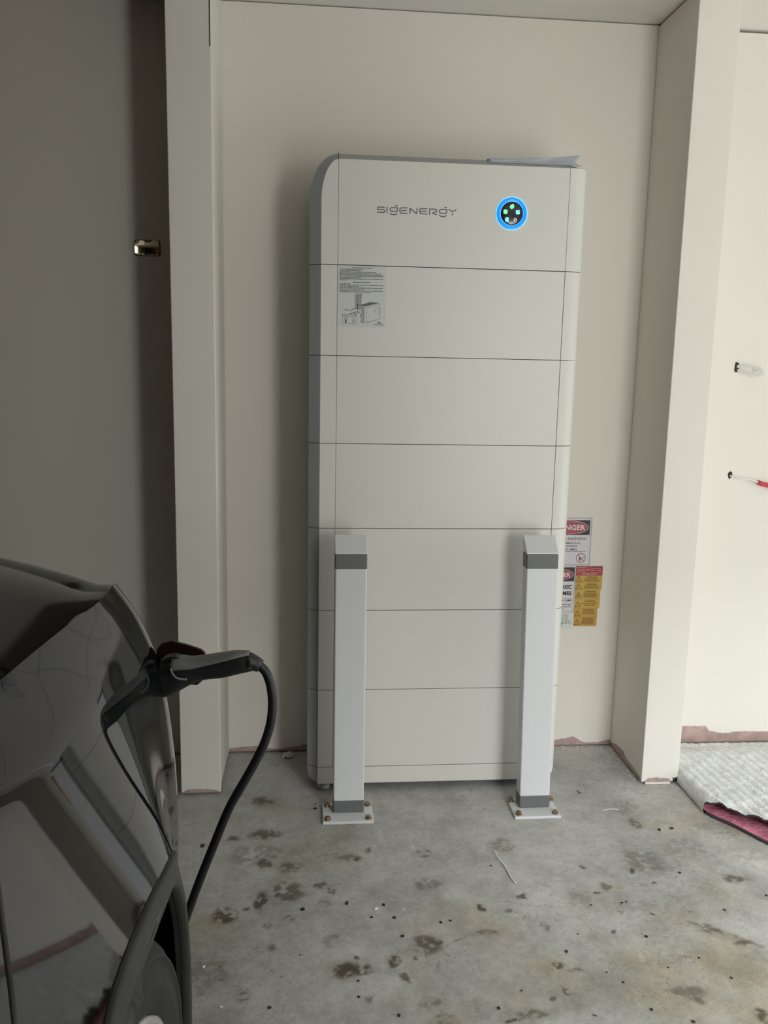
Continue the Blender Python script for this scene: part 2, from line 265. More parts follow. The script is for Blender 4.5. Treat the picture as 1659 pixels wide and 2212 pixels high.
# unpainted plasterboard along the foot of the walls (torn paint edge)
def torn(pts, axis, plane, zlow, name, parent):
    mb = MB(); P = []
    for (a, za), (b, zb_) in zip(pts[:-1], pts[1:]):
        n = max(2, int(abs(b-a)/.006))
        for k in range(n): t = k/n; P.append((a+(b-a)*t, max(zlow+.002, za+(zb_-za)*t + rng.normal()*.0011)))
    P.append(pts[-1])
    for (a, za), (b, zb_) in zip(P[:-1], P[1:]):
        q = [(a, zlow), (b, zlow), (b, zb_), (a, za)]
        mb.add([(p[0], plane, p[1]) if axis == 'x' else (plane, p[0], p[1]) for p in q], [(0, 1, 2, 3)])
    return mb.build(name, PLASTER, parent)
torn([(-.316, .018), (-.2588, .024), (-.1999, .029), (-.195, .0186), (-.141, .0138), (-.073, .0214), (-.027, .0313), (.2, .02), (.6, .028), (.9126, .0263), (.9747, .0399), (1.0, .02), (1.016, .0148), (1.0665, .0137), (1.1076, .0241), (1.1174, .02)], 'x', YW-.0012, .006, 'bare_plasterboard', wb)
torn([(1.25, .08), (1.3946, .072), (1.4925, .069), (1.503, .053), (1.56, .0394), (1.634, .0455), (1.744, .0433), (2.2, .05), (3.4, .04)], 'x', YW-.0012, .006, 'bare_plasterboard', wbr)
torn([(-.441, .012), (-.4262, .021), (-.40, .023), (-.36, .022), (-.335, .019), (-.3225, .013)], 'x', YC-.0012, .010, 'bare_plasterboard', nl)
torn([(1.126, .010), (1.1413, .0212), (1.165, .0245), (1.1825, .0236), (1.2163, .0179), (1.225, .010)], 'x', YC-.0012, .008, 'bare_plasterboard', nr)
torn([(YW, .012), (.2506, .030), (.1805, .040), (.15, .026), (.1087, .0243), (.012, .019), (0, .012)], 'y', 1.1174-.0012, .008, 'bare_plasterboard', nr)
torn([(YW, .012), (.22, .018), (.12, .022), (.05, .03), (.0, .02)], 'y', -.3177+.0012, .010, 'bare_plasterboard', nl)
# broken corner mesh at the foot of the right nib
mb = MB()
for k in range(26):
    x = 1.229+rng.random()*.018; z = .008+rng.random()*.014; s = .0012+rng.random()*.0016
    mb.box(x-s, x+s, YC-.0022, YC-.0005, z-s, z+s)
mb.build('exposed_corner_mesh', DARKGAP, nr, kind='stuff')
MB().box(1.131, 1.219, YC-.004, YC+.02, .0015, .0078).build('plaster_edge', WALL, nr)

# concrete slab: fine grid carrying its stains as a colour attribute
def vnoise(x, y, seed):
    r = np.random.default_rng(seed); T = r.random((256, 256)); xi = np.floor(x).astype(int); yi = np.floor(y).astype(int); fx = x-xi; fy = y-yi
    fx = fx*fx*(3-2*fx); fy = fy*fy*(3-2*fy); g = lambda a, b: T[a % 256, b % 256]
    return (g(xi, yi)*(1-fx)+g(xi+1, yi)*fx)*(1-fy)+(g(xi, yi+1)*(1-fx)+g(xi+1, yi+1)*fx)*fy
def fbm(x, y, f, o, seed):
    s = 0; a = 1; n = 0
    for k in range(o): s = s+a*vnoise(x*f, y*f, seed+k); n += a; a *= .55; f *= 2.03
    return s/n
def floor_axis(a, b, c, d, fine):
    m = 1.1; b0, c0 = max(a+.1, b-m), min(d-.05, c+m)
    return np.concatenate([np.linspace(a, b0, 20)[:-1], np.arange(b0, b, .012), np.arange(b, c, fine), np.arange(c, c0, .012), np.linspace(c0, d, 14)])
fx = floor_axis(-3.42, -.46, 1.50, 3.62, .0034); fy = floor_axis(-6.32, -1.22, .31, .46, .0034)
X, Y = np.meshgrid(fx, fy); Xw = X + .012*(fbm(X, Y, 30, 3, 50)-.5)*2; Yw_ = Y + .012*(fbm(X, Y, 30, 3, 60)-.5)*2
base = np.array([.45, .447, .423]); colr = np.ones(X.shape+(3,))*base
big = fbm(X, Y, 3.2, 5, 1); med = fbm(X, Y, 14, 5, 2); fine = fbm(X, Y, 90, 3, 3); brown = fbm(X, Y, 2.3, 5, 4); str_ = fbm(X*1.2+Y*2.2, Y*7-X*3, 9, 4, 5)
colr *= (1+.50*(big-.5)+.50*(med-.5)+.34*(fine-.5)+.10*(str_-.5))[..., None]
mott = fbm(X, Y, 9, 5, 41)
bw = np.clip((.62*brown+.38*mott-.45)*4.2, 0, 1)*np.clip((.05-Y)/.35, 0, 1)*.95
colr = colr*(1-bw[..., None]) + (colr*np.array([.77, .70, .55]))*bw[..., None]
detail = fbm(X, Y, 62, 5, 9); soft = fbm(X, Y, 20, 4, 12)
for (bx, by, rx, ry, s, k) in BLOBS:                                   # stains and splashes seen on the slab
    dx = (Xw-bx)/rx; dy = (Yw_-by)/ry; d2 = dx*dx+dy*dy
    if k == 0:
        halo = (np.clip(1.25-d2/3.2, 0, 1)*np.clip((soft-.30)*3, 0, 1)*.55*min(1, s*1.7))[..., None]; colr = colr*(1-halo)+colr*np.array([.62, .54, .38])*halo
        a = np.clip(np.clip(1.6-d2*1.05, 0, 1)*np.clip((detail-.36)*6.5, 0, 1)*min(.92, s*1.5), 0, .92)[..., None]; colr = colr*(1-a)+np.array([.070, .056, .035])*a
    else:
        a = np.clip(np.clip(1.5-d2, 0, 1)*np.clip((detail-.42)*5, 0, 1)*s, 0, .9)[..., None]; colr = colr*(1-a)+np.array([.68, .67, .64])*a
spk = fbm(X, Y, 150, 2, 20); sp2 = fbm(X, Y, 6, 3, 21)
a = (np.clip((spk-.80)*16, 0, 1)*np.clip((sp2-.48)*6, 0, 1)*.7)[..., None]; colr = colr*(1-a)+np.array([.07, .058, .040])*a
wsp = fbm(X, Y, 150, 2, 30); a = (np.clip((wsp-.84)*14, 0, 1)*.5)[..., None]; colr = colr*(1-a)+np.array([.62, .61, .59])*a
def scratch(x0, y0, x1, y1, wd, col, al):                             # tyre scuffs and drag marks
    global colr
    L2 = (x1-x0)**2+(y1-y0)**2; tt = np.clip(((Xw-x0)*(x1-x0)+(Yw_-y0)*(y1-y0))/L2, 0, 1); d = np.hypot(Xw-x0-tt*(x1-x0), Yw_-y0-tt*(y1-y0))
    a = (np.clip(1-d/wd, 0, 1)*al*np.clip((detail-.25)*3, 0, 1))[..., None]; colr = colr*(1-a)+np.array(col)*a
for q in [(.955, -.735, 1.095, -.845, .011, (.16, .13, .09), .75), (.30, -.80, .36, -.76, .006, (.1, .08, .05), .7), (.16, -.60, .20, -.63, .003, (.6, .6, .57), .5), (.60, -.55, .73, -.60, .003, (.15, .13, .1), .6), (.02, -.74, .09, -.78, .003, (.15, .13, .1), .5), (-.05, -.70, .00, -.80, .003, (.55, .55, .52), .5), (.93, -.20, 1.08, -.33, .004, (.2, .18, .14), .4), (.80, -.60, 1.05, -.52, .006, (.55, .54, .5), .35), (.45, -.62, .62, -.66, .003, (.12, .1, .07), .5)]: scratch(*q)
nY, nX = X.shape
me = bpy.data.meshes.new('floor'); co = np.stack([X, Y, np.zeros_like(X)], -1).reshape(-1, 3)
idx = np.arange(nX*nY).reshape(nY, nX); q = np.stack([idx[:-1, :-1], idx[:-1, 1:], idx[1:, 1:], idx[1:, :-1]], -1).reshape(-1, 4)
me.vertices.add(len(co)); me.vertices.foreach_set('co', co.ravel()); me.loops.add(q.size); me.loops.foreach_set('vertex_index', q.ravel().astype(np.int32))
me.polygons.add(len(q)); me.polygons.foreach_set('loop_start', np.arange(0, q.size, 4, dtype=np.int32)); me.update(calc_edges=True)
at = me.color_attributes.new('stain', 'FLOAT_COLOR', 'POINT'); at.data.foreach_set('color', np.concatenate([np.clip(colr, .01, 1), np.ones(X.shape+(1,))], -1).reshape(-1).astype(np.float32))
FLOOR = mat('concrete', (0.3, 0.3, 0.3), 0.62, bump=0.12, bscale=90)
nt = FLOOR.node_tree; an = nt.nodes.new('ShaderNodeAttribute'); an.attribute_name = 'stain'; b = nt.nodes['Principled BSDF']
n2 = nt.nodes.new('ShaderNodeTexNoise'); n2.inputs['Scale'].default_value = 260; n2.inputs['Detail'].default_value = 3
tc = nt.nodes.new('ShaderNodeTexCoord'); nt.links.new(tc.outputs['Object'], n2.inputs['Vector'])
mr = nt.nodes.new('ShaderNodeMapRange'); mr.inputs[1].default_value = .3; mr.inputs[2].default_value = .7; mr.inputs[3].default_value = .84; mr.inputs[4].default_value = 1.14
nt.links.new(n2.outputs['Fac'], mr.inputs[0])
mx = nt.nodes.new('ShaderNodeVectorMath'); mx.operation = 'SCALE'; nt.links.new(an.outputs['Color'], mx.inputs[0]); nt.links.new(mr.outputs[0], mx.inputs['Scale'])
nt.links.new(mx.outputs[0], b.inputs['Base Color'])
me.materials.append(FLOOR); fl = bpy.data.objects.new('floor', me); COL.objects.link(fl); fl['kind'] = 'structure'
# ================================================================== battery tower
ZB, H = 0.0877, 0.27; YB = 0.26; XS, XR = 0.0500, 0.7525
tower = thing('home_battery', 'tall white stacked home battery tower with blue ring light against the back wall', 'battery')
def right_arc(n=10, x0=.7532, a=.0593, b=.036): return [(x0+a*math.sin(t), .0+b*(1-math.cos(t))) for t in np.linspace(0, math.pi/2, n)]
def frame_mb(z0, z1):
    pr = [(-.0015, .0012), (-.0345, .022), (-.0345, YB), (.800, YB), (.800, .060), (.79, .03), (.755, .006), (.7, .0012)]
    return MB().prism(pr, 2, z0, z1)
def module(name, z0, z1, g=.0008):
    fr = frame_mb(z0+g, z1-g).build(name, GREY_FR, tower, bevel=.0012, seg=1)
    MB().box(XS+.0008, XR-.0006, 0, .009, z0+g, z1-g).build('front_panel', WHITE_PL, fr, bevel=.0009)
    MB().box(0, XS-.0008, 0, .009, z0+g, z1-g).build('side_cover', WHITE_PL, fr, bevel=.0009)
    arc = right_arc(); MB().prism(arc + [(.8125, .25), (.80, .25), (.797, .085), (.754, .012)], 2, z0+g, z1-g).build('side_cover', WHITE_PL, fr, bevel=.0008, seg=1)
    MB().box(.02, .78, .012, .02, z0-.002, z0+.002).build('seam', DARK_SEAM, fr)
    return fr
for k in range(6): module('battery_module', ZB+H*k, ZB+H*(k+1))
# plinth
pl = MB()
ol = lambda x0, z0, rx, rz: [(x0+rx*(1-math.sin(t)), z0+rz*(1-math.cos(t))) for t in np.linspace(0, math.pi/2, 8)]
out = ol(-.0345, .030, .024, .055) + [(-.0345, ZB-.001), (.800, ZB-.001), (.800, .055), (.79, .032)]
inn = ol(-.0015, .028, .006, .012) + [(-.0015, ZB-.001), (.755, ZB-.001), (.755, .04), (.75, .028)]
def rings(o_, i_): return [[(p[0], .0012, p[1]) for p in i_], [(p[0], .022, p[1]) for p in o_], [(p[0], YB, p[1]) for p in o_]]
plo = pl.loft(rings(out, inn), smooth=False).build('plinth', GREY_FR, tower)
MB().box(0, XR-.0006, 0, .009, .029, ZB-.0011).build('front_panel', WHITE_PL, plo, bevel=.0009)
pr = right_arc(); n = len(pr); mb = MB()
zb_ = lambda x: .03 + .03*max(0, (x-.785)/.0275)**2
mb.loft([[(p[0], p[1], zb_(p[0])) for p in pr] + [(.8125, .25, .06), (.754, .25, .03)], [(p[0], p[1], ZB-.0011) for p in pr] + [(.8125, .25, ZB-.0011), (.754, .25, ZB-.0011)]], smooth=False)
mb.build('side_cover', WHITE_PL, plo, bevel=.0008, seg=1)
for fx_, fy_ in ((.022, .035), (.745, .06), (.024, .22), (.745, .22)):
    MB().lathe([(0, 0), (.019, 0), (.023, .004), (.022, .013), (.012, .020), (.007, .024), (.007, .033), (0, .033)], (fx_, fy_, 0), n=20).build('levelling_foot', mat('foot_grey', (.5, .5, .5), .35) if 'foot_grey' not in bpy.data.materials else bpy.data.materials['foot_grey'], tower)
# controller on top
Z0, ZT, ZTO = ZB+6*H, 2.0112, 2.0295
def corner(x0, zt, rx, rz, n=14): return [(x0+rx*(1-math.sin(t)), zt-rz*(1-math.cos(t))) for t in np.linspace(math.pi/2, 0, n)][0:][::1]
inn = [(-.0015, Z0+.0011)] + [(-.0015+.053*(1-math.cos(t)), ZT-.12+.12*math.sin(t)) for t in np.linspace(0, math.pi/2, 16)] + [(.74, ZT), (.757, ZT), (.757, Z0+.0011)]
out = [(-.0345, Z0+.0011)] + [(-.0345+.085*(1-math.cos(t)), ZTO-.135+.135*math.sin(t)) for t in np.linspace(0, math.pi/2, 16)] + [(.74, ZTO-.001), (.797, ZT+.003), (.800, Z0+.0011)]
ct = MB().loft(rings(out, inn), smooth=False).build('inverter_module', GREY_FR, tower)
MB().box(XS+.0008, XR-.0006, 0, .009, Z0+.0011, ZT).build('front_panel', WHITE_PL, ct, bevel=.0009)
cov = [(0, Z0+.0011)] + [(.053*(1-math.cos(t)), ZT-.12+.12*math.sin(t)) for t in np.linspace(0, math.acos(1-(XS-.0008)/.053), 16)] + [(XS-.0008, Z0+.0011)]
MB().prism(cov, 1, 0, .009).build('side_cover', WHITE_PL, ct, bevel=.0007, seg=1)
MB().prism(right_arc() + [(.8125, .25), (.80, .25), (.797, .085), (.754, .012)], 2, Z0+.0011, ZT+.001).build('side_cover', WHITE_PL, ct, bevel=.0008, seg=1)
MB().box(.02, .78, .012, .02, Z0-.002, Z0+.002).build('seam', DARK_SEAM, ct)
MB().box(XS-.0012, XS+.0004, .001, .004, ZT-.004, ZTO+.0012).build('top_joint', DARK_SEAM, ct)
lg = MB()
for s in LOGO: lg.stroke(s, .0028, -.0005)
lg.build('logo', LOGO_M, ct, recalc=False)
# ring light and display
cx, cz = .5768, 1.8735
MB().lathe([(.0350, .004), (.0350, -.0012), (.0368, -.0026), (.041, -.0030), (.0452, -.0026), (.0470, -.001), (.0470, .004)], (cx, 0, cz), 'y', 64).build('ring_light', RING, ct)
mb = MB(); mb.lathe([(.0468, -.0008), (.0474, -.0022), (.0487, -.0008), (.0487, .003)], (cx, 0, cz), 'y', 64); mb.lathe([(.0348, -.0030), (.0357, -.0031)], (cx, 0, cz), 'y', 64)
mb.build('ring_rim', RING_HI, ct)
MB().lathe([(0, -.0012), (.030, -.0011), (.0350, -.0004), (.0350, .004)], (cx, 0, cz), 'y', 48).build('display', DISC, ct)
K = 9.96e-5; ic = lambda x, y: (cx+(x-895)*K, cz-(y-868)*K)
def icon(pts, m, extra=None):
    mb = MB(); mb.poly([ic(*p) for p in pts], -.0018)
    mb.build('status_icon', m, ct)
icon([(930, 585), (958, 640), (958, 690), (925, 725), (880, 742), (840, 715), (828, 665), (850, 625), (890, 605)], IC_G)
icon([(640, 770), (690, 757), (757, 770), (766, 805), (745, 825), (766, 850), (750, 885), (700, 893), (640, 880), (632, 845), (650, 825), (632, 800)], IC_G)
icon([(1025, 770), (1130, 765), (1148, 790), (1110, 800), (1150, 835), (1140, 880), (1075, 893), (1025, 880), (1018, 820)], IC_B)
icon([(730, 985), (800, 985), (812, 1030), (775, 1040), (812, 1060), (805, 1105), (750, 1118), (705, 1105), (695, 1050), (705, 1010)], IC_B)
mb = MB(); bl = [ic(*p) for p in [(970, 1105), (972, 1025), (990, 1003), (1030, 1003), (1050, 1025), (1050, 1105), (970, 1105)]]; mb.stroke(bl, .0009, -.0018)
mb.poly([ic(*p) for p in [(980, 1062), (1040, 1028), (1042, 1045), (985, 1080)]], -.0019); mb.build('status_icon', IC_W, ct)
# small dents / paint specks by the ring
mb = MB(); mb.ellipse((.5168, 1.8555), .0022, .0026, -.0006, n=10); mb.ellipse((.5215, 1.8395), .0016, .0024, -.0006, n=10); mb.build('paint_speck', CHIP_W, ct)

# instruction sheet stuck on the second block
lab = MB().box(.0506, .1985, -.0009, -.0002, 1.5246, 1.7055).build('instruction_label', PAPER, tower, label='white printed shutdown instruction sheet')
b_ = .05
L1 = [('SHUTDOWN PROCEDURE - ON GRID', .1245, 1.6985, .0030, 'C', .03, .061)]
rows = [("1. TURN OFF THE INVERTER MAIN OPERATION", .072), ("   VIA THE APP, SELECT POWER OFF, OR", .062), ("   ON SITE, PRESS AND HOLD THE RED ON/OFF BUTTON FOR 5 SECONDS", .110),
        ("2. ENSURE THAT THE STATUS INDICATORS ON THE INVERTER DISPLAY TURN WHITE", .1270), ("3. SWITCH OFF THE PV ISOLATOR AND CONFIRM THE DC ISOLATORS ARE COMPLETELY OFF", .1350), ("4. APPLY TOLD EMERGENCY SWITCHES (THE INVERTER MAIN ISOLATOR LABEL) AND TURN OFF", .1350),
        ("   AND INVERTER LOADS, IF INSTALLED", .0640), ("5. TO RESTORE, REVERSE THE ABOVE PROCEDURE FROM STEP 4, SWITCH THE BREAKERS ON AND", .1340), ("   FOLLOW UP", .024)]
z = 1.6940
for s, wd in rows:
    L1.append((s.strip(), .0545 + (.003 if s[0] == ' ' else 0), z, .0024, 'L', b_, wd)); z -= .00395
L1.append(('MAINTENANCE PROCEDURE', .1235, 1.6560, .0030, 'C', .03, .051)); z = 1.6522
rows = [("1. DO THE ABOVE STEPS", .034), ("2. ON BATTERY (THE MAIN ISOLATOR SWITCH LABEL), SWITCH THE BREAKER OFF BY PULLING", .1345), ("   DOWN THE HOLD DOWN TO SET UP & ON", .058),
        ("3. AT BATTERY (THE MAIN ISOLATOR IN SERIES LABEL), SWITCH THE BREAKER OFF BY", .1345), ("   PULLING DOWN THE HOLD DOWN TO SET UP & ON", .073), ("4. IF RESET REQUIRED, LOCATE THE RESET BUTTON ON LEFT OF THE COMBINED INVERTER", .1340), ("   OPEN AND HOLD FULLY THE RESET BUTTON FOR 5 SECONDS", .094)]
for s, wd in rows:
    L1.append((s.strip(), .0545 + (.003 if s[0] == ' ' else 0), z, .0024, 'L', b_, wd)); z -= .0041
L1 += [('REMOVE', .071, 1.5764, .0018, 'L', .01, .0155), ('END COVER', .071, 1.5735, .0018, 'L', .01, .016), ('BLUE BUTTON   DC SWITCH', .0675, 1.5592, .0018, 'L', .01, .0405), ('RESET (OPEN)   DC ISOLATOR', .0675, 1.5555, .0018, 'L', .01, .0415),
       ('RESET', .0725, 1.5518, .0017, 'L', .01, .0105), ('OFF', .0965, 1.5500, .0016, 'L', .01, .0055), ('ON', .1035, 1.5404, .0014, 'L', .01, .004), ('SMART HOME SUPPLIES', .163, 1.5335, .0018, 'L', .01, .031), ('ENERGY STORAGE', .165, 1.5308, .0016, 'L', .01, .027)]
text_into(MB(), L1, -.0012).build('printed_text', INK, lab, recalc=False)
d = MB(); Yd = -.0012
d.poly(D_lid, Yd, 1); d.poly(D_top, Yd-.0001, 2); d.poly(D_side, Yd, 1)
for k, poly in enumerate((D_edge, D_face)): d.stroke(poly+[poly[0]], .0006, Yd-.0002, 0)
d.stroke([(.112, 1.6235), (.1118, 1.577)], .0006, Yd-.0002, 2); d.stroke([(.1198, 1.6235), (.1196, 1.577)], .0006, Yd-.0002, 2)
d.ring((.1726, 1.5755), .0090, .0084, Yd-.0002, 0)
for pl_ in (D_l1, D_l2, D_l3): d.stroke(pl_, .0016, Yd-.0003, 3)
d.stroke(D_arrow[:1]+[(D_arrow[0][0], 1.590)], .0016, Yd-.0003, 3); d.poly([(.1100, 1.5895), (.1147, 1.5895), (.1124, 1.5965)], Yd-.0003, 3)
d.stroke(D_box+[D_box[0]], .0006, Yd-.0002, 0); d.ring((.0768, 1.5462), .0037, .0024, Yd-.0003, 3, 20); d.stroke([(.0768, 1.5428), (.0768, 1.5372)], .0036, Yd-.0003, 3)
d.stroke([(.0981, 1.546), (.0978, 1.538), (.1002, 1.538), (.1004, 1.546), (.0981, 1.546)], .0007, Yd-.0003, 3); d.stroke([(.1004, 1.547), (.1035, 1.547), (.1048, 1.5415)], .0006, Yd-.0003, 3)
d.ring((.1766, 1.5391), .0028, .0017, Yd-.0003, 3, 24); d.ring((.1821, 1.5391), .0028, .0017, Yd-.0003, 3, 24)
for zz in (1.563, 1.5575, 1.541): d.ellipse((.1222, zz), .0012, .0016, Yd-.0003, 3, 10)
d.build('line_drawing', [INK_G, INK_L, INK_G, INK], lab, recalc=False)

# loose folded sheet lying on top
sh = MB()
xs = np.linspace(.500, .786, 24); up = hermite([.50, .53, .56, .62, .70, .786], [2.0305, 2.0335, 2.0325, 2.0360, 2.0420, 2.0510])
rows = [[], [], []]
for x in xs:
    e = .012*max(0, (x-.77)/.016)
    rows[0].append((x + .006*max(0, (x-.77)/.016), .012, 2.0215 - .004*max(0, (x-.76)/.026))); rows[1].append((x-1.2*e, .030, 2.0335 + .002*math.sin(x*60) + .003*(x-.5))); rows[2].append((x, .016, up(x)+.002))
sh.grid(rows); so = sh.build('loose_sheet', SHEET); so.modifiers.new('thick', 'SOLIDIFY').thickness = .0012
tag(so, 'crumpled grey sheet lying folded on top of the battery tower', 'sheet')

# ================================================================== wall signs beside the tower
YS = YW - .0010
def sign(name, label, cat, group=None): return thing(name, label, cat, (0, 0, 0), group)
def plate(x0, x1, z0, z1, y, m, name, par, r=.004):
    pts = []
    for (cx_, cz_, a0) in ((x1-r, z1-r, 0), (x0+r, z1-r, 90), (x0+r, z0+r, 180), (x1-r, z0+r, 270)):
        for a in (0, 30, 60, 90): pts.append((cx_+r*math.cos(math.radians(a0+a)), cz_+r*math.sin(math.radians(a0+a))))
    return MB().prism(pts, 1, y-.0009, y).build(name, m, par)
def frame(x0, x1, z0, z1, wd, y, m, par): return MB().stroke([(x0, z0), (x1, z0), (x1, z1), (x0, z1), (x0, z0)], wd, y).build('border', m, par, recalc=False)
s1 = sign('danger_sign', 'white danger sign with no-flames symbol, uppermost sign beside the battery tower', 'sign')
plate(.828, .9955, .7015, .8832, YS, SIGN_W, 'panel', s1); frame(.8325, .9915, .7060, .8790, .0014, YS-.0012, INK_G, s1)
MB().box(.8365, .9866, YS-.0014, YS-.0010, .8176, .8720).build('header', SIGN_K, s1)
MB().ellipse((.9118, .8449), .0686, .0238, YS-.0017).build('oval', SIGN_R, s1); MB().ring((.9118, .8449), .0697, .0682, YS-.0018, kb=1, n=64).v and None
mb = MB(); n = 64
for k in range(n):
    a, b2 = 2*math.pi*k/n, 2*math.pi*(k+1)/n; f2 = lambda t, q: (.9118+(.0686+q)*math.cos(t), YS-.0018, .8449+(.0238+q)*math.sin(t))
    mb.add([f2(a, 0), f2(b2, 0), f2(b2, .0012), f2(a, .0012)], [(0, 1, 2, 3)])
mb.build('oval_border', SIGN_LIL, s1)
text_into(MB(), [('DANGER', .9690, .8360, .0180, 'R', .035, .115)], YS-.0020).build('heading', SIGN_LIL, s1, recalc=False)
mb = text_into(MB(), [('Battery explosion', .9762, .8020, .0088, 'R', .012, .128), ('NO SMOKING', .9530, .7835, .0072, 'R', .014, .078), ('NO SPARKS', .9440, .7718, .0072, 'R', .014, .066), ('NO FLAMES', .9440, .7602, .0072, 'R', .014, .069)], YS-.0014)
mb.stroke([(.838, .7990), (.9757, .7990)], .0011, YS-.0014); mb.stroke([(.838, .7557), (.9753, .7557)], .0011, YS-.0014); mb.build('printed_text', INK_G, s1, recalc=False)
mb = MB(); mb.ring((.9590, .7316), .0178, .0155, YS-.0016); mb.stroke([(.9478, .7428), (.9702, .7204)], .0022, YS-.0017); mb.build('prohibition_symbol', SIGN_R, s1, recalc=False)
mb = MB(); mb.poly([(.9545, .7225), (.9525, .7290), (.9540, .7345), (.9570, .7390), (.9565, .7320), (.9585, .7275), (.9575, .7240)], YS-.0015); mb.stroke([(.9620, .7310), (.9700, .7352)], .0014, YS-.0015); mb.stroke([(.9545, .7215), (.9585, .7235)], .0014, YS-.0015); mb.build('flame_symbol', INK, s1, recalc=False)

s2 = sign('toxic_fumes_sign', 'white toxic fumes danger sign with black header, left of the yellow warning labels', 'sign')
plate(.8050, .9430, .5240, .7000, YS-.0004, SIGN_W, 'panel', s2); frame(.8090, .9402, .5280, .6965, .0011, YS-.0017, INK_G, s2)
MB().box(.8100, .9386, YS-.0019, YS-.0015, .6440, .6962).build('header', SIGN_K, s2)
MB().ellipse((.8760, .6700), .0580, .0205, YS-.0022).build('oval', SIGN_R, s2)
mb = MB()
for k in range(n):
    a, b2 = 2*math.pi*k/n, 2*math.pi*(k+1)/n; f2 = lambda t, q: (.8760+(.0580+q)*math.cos(t), YS-.0023, .6700+(.0205+q)*math.sin(t))
    mb.add([f2(a, 0), f2(b2, 0), f2(b2, .0010), f2(a, .0010)], [(0, 1, 2, 3)])
mb.build('oval_border', SIGN_LIL, s2)
text_into(MB(), [('DANGER', .9240, .6610, .0160, 'R', .035, .092)], YS-.0025).build('heading', SIGN_LIL, s2, recalc=False)
mb = text_into(MB(), [('TOXIC', .9318, .6160, .0142, 'R', .05, .0545), ('FUMES', .9318, .5930, .0132, 'R', .05, .058), ('TOXIC FUMES', .9345, .5690, .0062, 'R', .03, .056), ('Requirements apply', .9330, .5550, .0046, 'R', .015, .058), ('when working with', .9325, .5462, .0046, 'R', .015, .056), ('batteries', .9060, .5376, .0046, 'R', .015, .027)], YS-.0019)
mb.stroke([(.812, .5795), (.9345, .5795)], .0006, YS-.0019); mb.build('printed_text', INK, s2, recalc=False)
s3 = sign('spill_sign', 'pale spill notice in plain lettering, lowest of the signs behind the tower edge', 'sign')
plate(.8150, .9462, .4640, .5235, YS-.0002, SIGN_GRN, 'panel', s3, r=.002)
text_into(MB(), [('IN CASE OF LIQUID', .9260, .5140, .0050, 'R', .006, .062), ('SPILL USE BUND.', .9262, .5058, .0050, 'R', .006, .058), ('USE SPILL KIT', .9245, .4982, .0050, 'R', .006, .050), ('TO SOAK UP LIQUID.', .9345, .4906, .0050, 'R', .006, .072), ('CLEAN IMMEDIATELY', .9393, .4830, .0050, 'R', .006, .076), ('AFTER', .9043, .4755, .0050, 'R', .006, .022)], YS-.0015).build('printed_text', INK_G, s3, recalc=False)

# red rating label and six yellow warning labels
rl = sign('rating_label', 'dark red rating label above the yellow warning labels', 'label')
plate(.9443, 1.0440, .6660, .7004, YS-.0010, RED_L, 'panel', rl, r=.0005)
mb = text_into(MB(), [('BATTERY ENERGY kWh', .9472, .6945, .0030, 'L', .01, .034), ('SHORT CIRCUIT CURRENT', .9472, .6862, .0030, 'L', .01, .050), ('MAX VOLTAGE DC', .9472, .6782, .0030, 'L', .01, .031), ('DISCONNECT ALL POLES', .9940, .6700, .0034, 'C', .02, .055), ('A', 1.0385, .6862, .0028, 'L', .01), ('V', 1.0385, .6782, .0028, 'L', .01)], YS-.0022)
for zz in (.6925, .6845, .6768): mb.stroke([(1.001, zz), (1.037, zz)], .0006, YS-.0022)
mb.build('printed_text', SIGN_LIL, rl, recalc=False)
text_into(MB(), [('48.4 kWh', 1.0200, .6955, .0042, 'C', .03, .032), ('2.7kA', 1.0215, .6868, .0040, 'C', .03, .017), ('600', 1.0180, .6792, .0038, 'C', .03, .011)], YS-.0022).build('handwriting', INK, rl, recalc=False)
WL = [(.9445, 1.0440, .6393, .6658, ['MULTIPLE DC SOURCES', 'TURN OFF BEFORE SERVICE', 'OR MAINTENANCE'], YEL, 'upper yellow warning label with shock triangle, directly under the red label', 0),
      (.9450, 1.0440, .6115, .6393, ['HAZARDOUS D.C. VOLTAGE', 'DO NOT DISCONNECT PLUGS', 'WHEN UNDER LOAD OR CURRENT'], YEL, 'second yellow warning label with shock triangle below the red label', 0),
      (.9455, 1.0398, .5768, .6115, ['ARC FLASH HAZARD', 'WEAR APPROPRIATE PPE', 'BEFORE OPENING OR', 'WORKING ON EQUIPMENT'], YEL, 'yellow warning label with arc flash figure in its triangle', 1),
      (.9462, 1.0398, .5422, .5768, ['DO NOT DISCONNECT', 'UNDER LOAD'], YEL, 'yellow warning label reading do not disconnect under load', 0),
      (.9455, 1.0328, .5076, .5422, ['HAZARDOUS D.C. VOLTAGE', 'DO NOT DISCONNECT', 'UNDER LOAD OR CURRENT'], YEL2, 'orange-yellow warning label, second from the bottom of the column', 0),
      (.9453, 1.0328, .4731, .5076, ['MULTIPLE SUPPLIES', 'ISOLATE ALL SUPPLIES', 'BEFORE WORKING ON THIS', 'EQUIPMENT'], YEL2, 'orange-yellow warning label at the bottom of the column', 0)]
